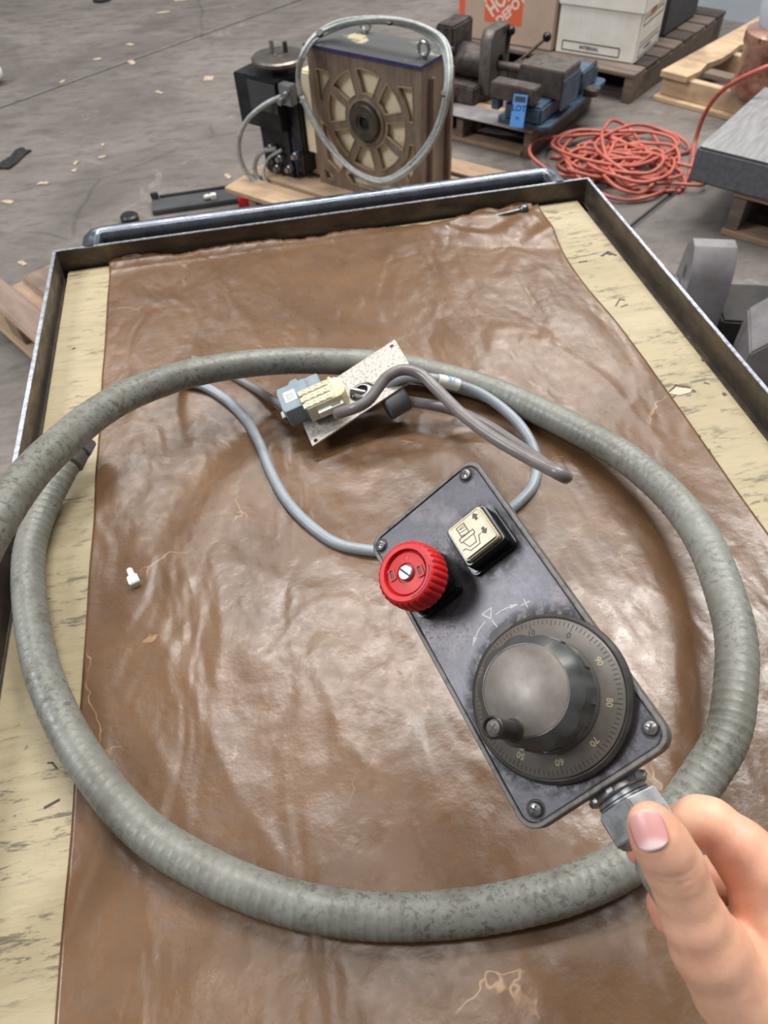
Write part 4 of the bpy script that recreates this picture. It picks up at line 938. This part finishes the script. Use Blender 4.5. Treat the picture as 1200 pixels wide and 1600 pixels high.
ob('label_frame', join(*[tr(q, Matrix.Rotation(R_(90), 4, 'X')) for q in (shape([rrect(.285, .042, .006, 3, .172, .036), rrect(.275, .032, .004, 3, .172, .036)], 0, .0006, 0),)]), 'ink', wbx)
ob('box_print', tr(text('INTERNAL', .020, .0002, .0006), Matrix.Translation((.165, -.0008, .036)) @ Matrix.Rotation(R_(90), 4, 'X')), 'ink', wbx)
SD = Matrix.Translation((WW+.0006, 0, 0)) @ Matrix.Rotation(R_(90), 4, 'Z') @ Matrix.Rotation(R_(90), 4, 'X')
sd = [shape([rrect(.27, .030, .004, 3, .165, .158), rrect(.262, .022, .003, 3, .165, .158)], 0, .0006, 0), shape([rrect(.27, .046, .004, 3, .165, .038), rrect(.262, .038, .003, 3, .165, .038)], 0, .0006, 0), stroke([(.03, .076), (.30, .076)], .0025, 0, .0006), stroke([(.12, .146), (.12, .170)], .0025, 0, .0006), mv(text('CONTENTS', .018, .0002, .0004), .15, .038, .0004)]
ob('side_print', tr(join(*sd), SD), 'ink', wbx)
ob('hand_hole', tr(prism(rrect(.075, .03, .014, 5, .15, .178), 0, .0008), SD @ Matrix.Translation((0, 0, 0))), 'tan', wbx)
CA = WM @ Vector((-.52, .0, 0)); CBm = WM @ Matrix.Translation((-.53, -.005, 0))
cb_ = thing('cardboard_box', 'large tan moving box with orange square logo standing left of the white box', 'box', CBm)
ob('carton', box(0, 0, 0, .515, .36, .42), 'cardboard', cb_, bevel=.006)
ob('edge_band', box(.004, -.0008, .004, .036, -.0002, .416), 'orange_ink', cb_)
lg = ob('logo_square', box(.145, -.0010, .085, .345, -.0004, .285), 'orange_ink', cb_)
LM = Matrix.Translation((.245, -.0012, .185)) @ Matrix.Rotation(R_(90), 4, 'X') @ Matrix.Rotation(R_(44), 4, 'Z')
ob('logo_lettering', join(tr(text('THE', .045, .0002, .0010), LM @ Matrix.Translation((-.055, .062, 0))), tr(text('HOME', .088, .0002, .003), LM @ Matrix.Translation((0, .008, 0)) @ Matrix.Diagonal((.78, 1, 1, 1))), tr(text('DEPOT', .056, .0002, .002), LM @ Matrix.Translation((.0, -.055, 0)))), 'white_ink', lg)
ob('band_lettering', tr(text('MOVING BOX', .020, .0002, .0006), Matrix.Translation((.02, -.0012, .25)) @ Matrix.Rotation(R_(90), 4, 'X') @ Matrix.Rotation(R_(90), 4, 'Z')), 'white_ink', cb_)
DK = P1 @ Matrix.Translation((-.46, .50, .1255)); dk = thing('dark_case', 'dark grey case standing behind the white box against the wall', 'case', DK)
ob('case_body', box(0, 0, 0, .36, .40, .40), 'darkbox', dk, bevel=.01); ob('case_lid', box(-.006, -.006, .4005, .366, .406, .44), 'darkbox', dk, bevel=.01)
# ------------------------------------------------------------------ light pallet at right with the rusty part
RA = G(1033, 110, .125); RP = at(RA.x, RA.y, 0, R_(-56)); rp = thing('broken_pallet', 'light pine pallet with split boards, at right under the rusty part', 'pallet', RP)
ob('deck_board', ([(x+(.012*math.sin(y*23) if x > .1 else 0), y, z) for x, y, z in join(*[box(0, i*.1, .102, .13, (i+1)*.1, .125) for i in range(10)])[0]], join(*[box(0, i*.1, .102, .13, (i+1)*.1, .125) for i in range(10)])[1]), 'wood_new', rp)
ob('deck_board', box(.30, .08, .102, .42, 1.0, .125), 'wood_mid', rp, bevel=.003, seg=1); ob('deck_board', box(.58, .0, .102, .70, 1.0, .125), 'wood_mid', rp, bevel=.003, seg=1)
for y in (.03, .45, .92): ob('stringer', box(.004, y, .0205, .72, y+.04, .1018), 'wood_new', rp, bevel=.003, seg=1)
for y in (.0, .44): ob('bottom_board', box(-.01, y, 0, .72, y+.10, .0202), 'wood_new', rp, bevel=.003, seg=1)
ob('offcut', box(.16, .09, .105, .29, .16, .125), 'wood_grey', rp, bevel=.002)
RU = G(1164, 150, .126); ru = thing('rusty_part', 'rusty brown cylindrical part wrapped in clear film on the pine pallet', 'part', at(RU.x+.10, RU.y+.03, .1256))
ob('drum', lathe([(.135, 0), (.14, .02), (.13, .05), (.128, .16), (.14, .18), (.14, .22), (.10, .24), (.095, .34)], 32), 'rust', ru)
ob('film', lathe([(.10, .2405), (.112, .30), (.10, .40), (.085, .46), (.03, .47)], 22), 'wall', ru)
# ------------------------------------------------------------------ steel surface plate on its pallet
GB = G(1074, 281, .16); GM_ = at(GB.x, GB.y, 0, R_(-50))
gp_ = thing('dark_pallet', 'dark worn pallet below the thick grey steel plate at right', 'pallet', GM_)
for i in range(5): ob('deck_board', box(.16, .02+i*.15, .138, .90, .14+i*.15, .157), 'wood_mid' if i == 0 else 'wood_dark', gp_, bevel=.003, seg=1)
for x in (.165, .50, .85): ob('stringer', box(x, .03, .0205, x+.045, .75, .1378), 'wood_grey', gp_, bevel=.002, seg=1)
for i in range(3): ob('bottom_board', box(.16, .02+i*.3, 0, .90, .12+i*.3, .02), 'wood_mid', gp_, bevel=.002, seg=1)
gt = thing('steel_plate', 'thick grey ground steel plate on the dark pallet at right', 'plate', GM_ @ Matrix.Translation((0, 0, .1575)))
ob('slab', box(0, 0, 0, .75, .62, .115), 'granite', gt, bevel=.008); ob('ground_top', box(.006, .006, .1148, .744, .614, .1165), 'plate_top', gt)
# ------------------------------------------------------------------ machined castings beside the cart
CB0 = G(1054, 496, .12); cm = at(CB0.x, CB0.y, 0, R_(-28))
cpal = thing('low_skid', 'dark low skid beside the cart under the machined castings', 'skid', cm)
for i in range(4): ob('deck_board', box(-.12, -.42+i*.17, .05, .70, -.26+i*.17, .07), 'wood_dark', cpal, bevel=.003, seg=1)
for x in (-.08, .30, .64): ob('stringer', box(x, -.42, 0, x+.05, .25, .0498), 'wood_dark', cpal)
l1 = thing('lug_casting', 'machined steel lug with slotted hole and rounded top beside the right rim', 'casting', cm @ Matrix.Translation((-.01, .02, .0705)) @ Matrix.Rotation(R_(8), 4, 'Z'))
lp_ = [(-.10, 0), (.10, 0), (.085, .10), (.07, .20), (.05, .245), (.02, .27), (-.02, .27), (-.055, .235), (-.07, .18), (-.085, .10)]
ls = shape([lp_, [(q[0]*.6, q[1]) for q in circ(0, .175, .020, 16, ry=.026)]], 0, .11, .004)
ob('lug', ([(z, -x, y) for x, y, z in ls[0]], ls[1]), 'casting', l1)
ob('hole_rust', ([(.02, y*.9, z+.175) for x, y, z in lathe([(.022, 0), (.001, 0)], 12)[0] for y, z in ((x*.6, y),)], lathe([(.022, 0), (.001, 0)], 12)[1]), 'rust', l1)
ob('bearing_seat', tr(lathe([(.060, -.035), (.064, -.03), (.064, -.004), (.060, -.0005)], 32), Matrix.Translation((0, .02, .085)) @ Matrix.Rotation(R_(90), 4, 'Y')), 'chrome', l1)
ob('web', box(.112, -.10, 0, .30, .09, .10), 'casting_dark', l1, bevel=.006)
l2 = thing('angle_casting', 'large grey metal casting with a sloped top, cut by the right edge', 'casting', cm @ Matrix.Translation((.16, -.26, .0705)))
av = [(0, 0), (.20, 0), (.20, .10), (.30, .16), (.30, .245), (.24, .27), (.10, .27), (0, .16)]
asx = prism(av, 0, .20); ob('block', ([(x, z-.02, y) for x, y, z in asx[0]], [f[::-1] for f in asx[1]]), 'casting', l2, bevel=.005)
ob('rib', box(.21, .0, 0, .34, .12, .095), 'casting_dark', l2, bevel=.004)
# ------------------------------------------------------------------ orange cord
rs = random.Random(5); cc = G(966, 262, 0); pts = []
u1, u2 = Vector((.74, -.67, 0)), Vector((.67, .74, 0))
ang = 0; L_ = 21
for i in range(L_*9):
    kx = i/9; ang += 2*math.pi/9*(1+.10*math.sin(kx*1.7))
    ra = .115+.07*math.sin(kx*1.3+1)+.045*math.sin(kx*3.1); rb_ = .10+.065*math.cos(kx*1.9)
    ox, oy = .10*math.sin(kx*2.83+.5), .09*math.cos(kx*2.21)
    z = .012+.05*(kx/L_)+.018*math.sin(i*.9)+.010*math.sin(i*2.3)
    pts.append(cc+u1*(ox+ra*1.25*math.cos(ang))+u2*(oy+rb_*1.5*math.sin(ang))+Vector((0, 0, max(.010, z))))
pts = [G(860, 245, .01), G(880, 246, .012)]+pts
tag(ob('extension_cord', tube(catmull(pts, .014), .0070, 8), 'orange', angle=180), 'tangled pile of orange extension cord on the grey floor', 'cord')
tag(ob('extension_cord', tube(catmull([G(1060, 300, .01), G(1080, 262, .012), G(1086, 222, .05), G(1098, 185, .14), G(1120, 150, .24), G(1152, 126, .32), G(1200, 104, .38), G(1260, 90, .36), G(1300, 120, .1)], .01), .0085, 10), 'orange', angle=180), 'single orange cord rising from the floor past the pine pallet at right', 'cord')
# ------------------------------------------------------------------ pallet at the left
la, lb = G(0, 484, .12), G(64, 540, .12); LP = frame(la, lb, 0)
lp0 = thing('wooden_pallet', 'tan wooden pallet lying left of the cart, with pale sawn board ends', 'pallet', LP)
ob('deck_board', box(-.35, 0, .102, .40, .085, .12), 'wood_wth', lp0, bevel=.003, seg=1)
ob('deck_board', box(-.115, .138, .108, .42, .24, .126), 'wood_wth', lp0, bevel=.003, seg=1)
ob('deck_board', box(-.13, .088, .088, .42, .134, .105), 'wood_mid', lp0, bevel=.003, seg=1)
for b_, (x0, y0, z0) in enumerate(((-.35, 0, .103), (-.115, .138, .109))): ob('sawn_edge', box(x0, y0-.0012, z0, .40, y0-.0002, z0+.016), 'wood_new', lp0)
ob('bottom_board', box(-.35, -.012, 0, .42, .06, .019), 'wood_new', lp0, bevel=.003, seg=1)
for x in (-.30, -.02, .34): ob('block', box(x, .004, .0192, x+.09, .08, .0875), 'wood_mid', lp0, bevel=.003, seg=1)
# ------------------------------------------------------------------ things on the floor behind the handle
ba, bb = G(240, 338, .0), G(375, 318, 0); BM = frame(ba, bb, .0005); bw = (bb-ba).length
br = thing('machine_bracket', 'flat dark grey bracket on the floor beyond the left end of the handle', 'bracket', BM)
ob('base_plate', box(0, 0, 0, bw, .11, .02), 'darkbox', br, bevel=.003); ob('upstand', box(0, .095, .0205, .03, .11, .045), 'darkbox', br, bevel=.003); ob('rear_flange', box(.031, .10, .0205, bw, .11, .030), 'darkbox', br, bevel=.003)
ra_ = G(396, 324, .0); rc_ = thing('red_clamp', 'red clamp block with two black knobs beyond the handle', 'clamp', at(ra_.x, ra_.y, .0005, R_(-20)))
ob('block', box(-.05, -.03, 0, .10, .05, .045), 'red', rc_, bevel=.006)
for x, y in ((-.035, .03), (.05, .0)): ob('knob', mv(lathe([(.012, .045), (.012, .06), (.026, .062), (.028, .085), (.02, .092)], 18), x, y, 0), 'rubber', rc_)
sq = G(325, 312, .021); tag(ob('foam_scrap', join(sphere((0, 0, .012), .013, 8, (1.3, .8, .8)), box(.012, -.01, 0, .035, .012, .02)), 'boxwhite', mtx=at(sq.x, sq.y, .021), bevel=.002), 'small whitish scrap lying on the dark bracket', 'scrap')
sq = G(204, 345, 0); tag(ob('rubber_cap', lathe([(.035, 0), (.035, .02), (.028, .026)], 20), 'rubber', mtx=at(sq.x, sq.y, .0005)), 'round black rubber cap left of the dark bracket', 'cap')
def rag(px, py, w, d, name, label, cat, mat, hgt=.02, seed=1):
    c_ = G(px, py, 0); V = []; nn = 12
    for j in range(nn+1):
        for i in range(nn+1):
            u, v = i/nn*2-1, j/nn*2-1; e_ = 1+.35*noise.noise(Vector((math.atan2(v, u)*1.3, seed, 0)))
            V.append((u*w*e_, v*d*e_, .001+hgt*max(0, .5+noise.noise(Vector((u*2, v*2, seed))))*(1-.7*max(abs(u), abs(v)))))
    Fc = [(j*(nn+1)+i, j*(nn+1)+i+1, (j+1)*(nn+1)+i+1, (j+1)*(nn+1)+i) for j in range(nn) for i in range(nn)]
    o = ob(name, (V, Fc), mat, mtx=at(c_.x, c_.y, .0005, R_(25+seed*40)), angle=180); tag(o, label, cat); s_ = o.modifiers.new('t', 'SOLIDIFY'); s_.thickness = .0008; return o
rag(22, 250, .095, .035, 'black_rag', 'crumpled black rag on the floor at the left edge', 'rag', 'rag', .03)
for i, (x, y, w, d, lb_, mt) in enumerate((
    (206, 98, .034, .016, 'pale yellow dry leaf lying on the floor joint', 'leaf'), (203, 70, .022, .013, 'small curled leaf farthest up the floor joint', 'leaf'), (152, 93, .022, .011, 'small pale leaf beside the floor joint', 'leaf'),
    (98, 128, .018, .009, 'brown leaf scrap at the lower part of the floor joint', 'leaf'), (326, 123, .030, .024, 'crumpled brown leaf left of the black drive unit', 'leaf'), (249, 145, .026, .009, 'flat tan leaf nearest below the crumpled brown leaf', 'leaf'),
    (67, 287, .024, .011, 'broken pale leaf right of the black rag', 'leaf'), (160, 246, .018, .008, 'narrow pale wood chip in the scatter of chips', 'leaf'), (119, 255, .018, .008, 'pale sliver left of the scatter of chips', 'leaf'),
    (356, 276, .024, .010, 'tan leaf just behind the red clamp', 'leaf'), (12, 316, .026, .012, 'brown leaf at the left edge below the black rag', 'leaf'), (255, 20, .040, .012, 'long pale leaf near the top edge', 'leaf'),
    (116, 267, .012, .010, 'tiny reddish chip beside the pale sliver', 'leaf'), (161, 227, .014, .007, 'tiny beige chip above the scatter of chips', 'leaf'), (35, 412, .020, .010, 'whitish flake left of the cart corner', 'leaf'), (282, 1, .045, .012, 'yellowish leaf cut by the top edge', 'leaf'))):
    rag(x, y, w, d, 'dry_leaf', lb_, 'leaf', mt, .008, i+2)
sq = G(160, 1, 0); tag(ob('floor_knob', lathe([(.06, 0), (.06, .012), (.045, .02), (.02, .022)], 24), 'rubber', mtx=at(sq.x, sq.y, .0005)), 'dark round fitting on the floor at the top edge', 'fitting')
sq = G(-12, 132, 0); tag(ob('white_bag', sphere((0, 0, .055), .075, 16, (1, 1, .72)), 'white_plastic', mtx=at(sq.x, sq.y, .0)), 'white plastic bag end at the left edge by the floor joint', 'bag')
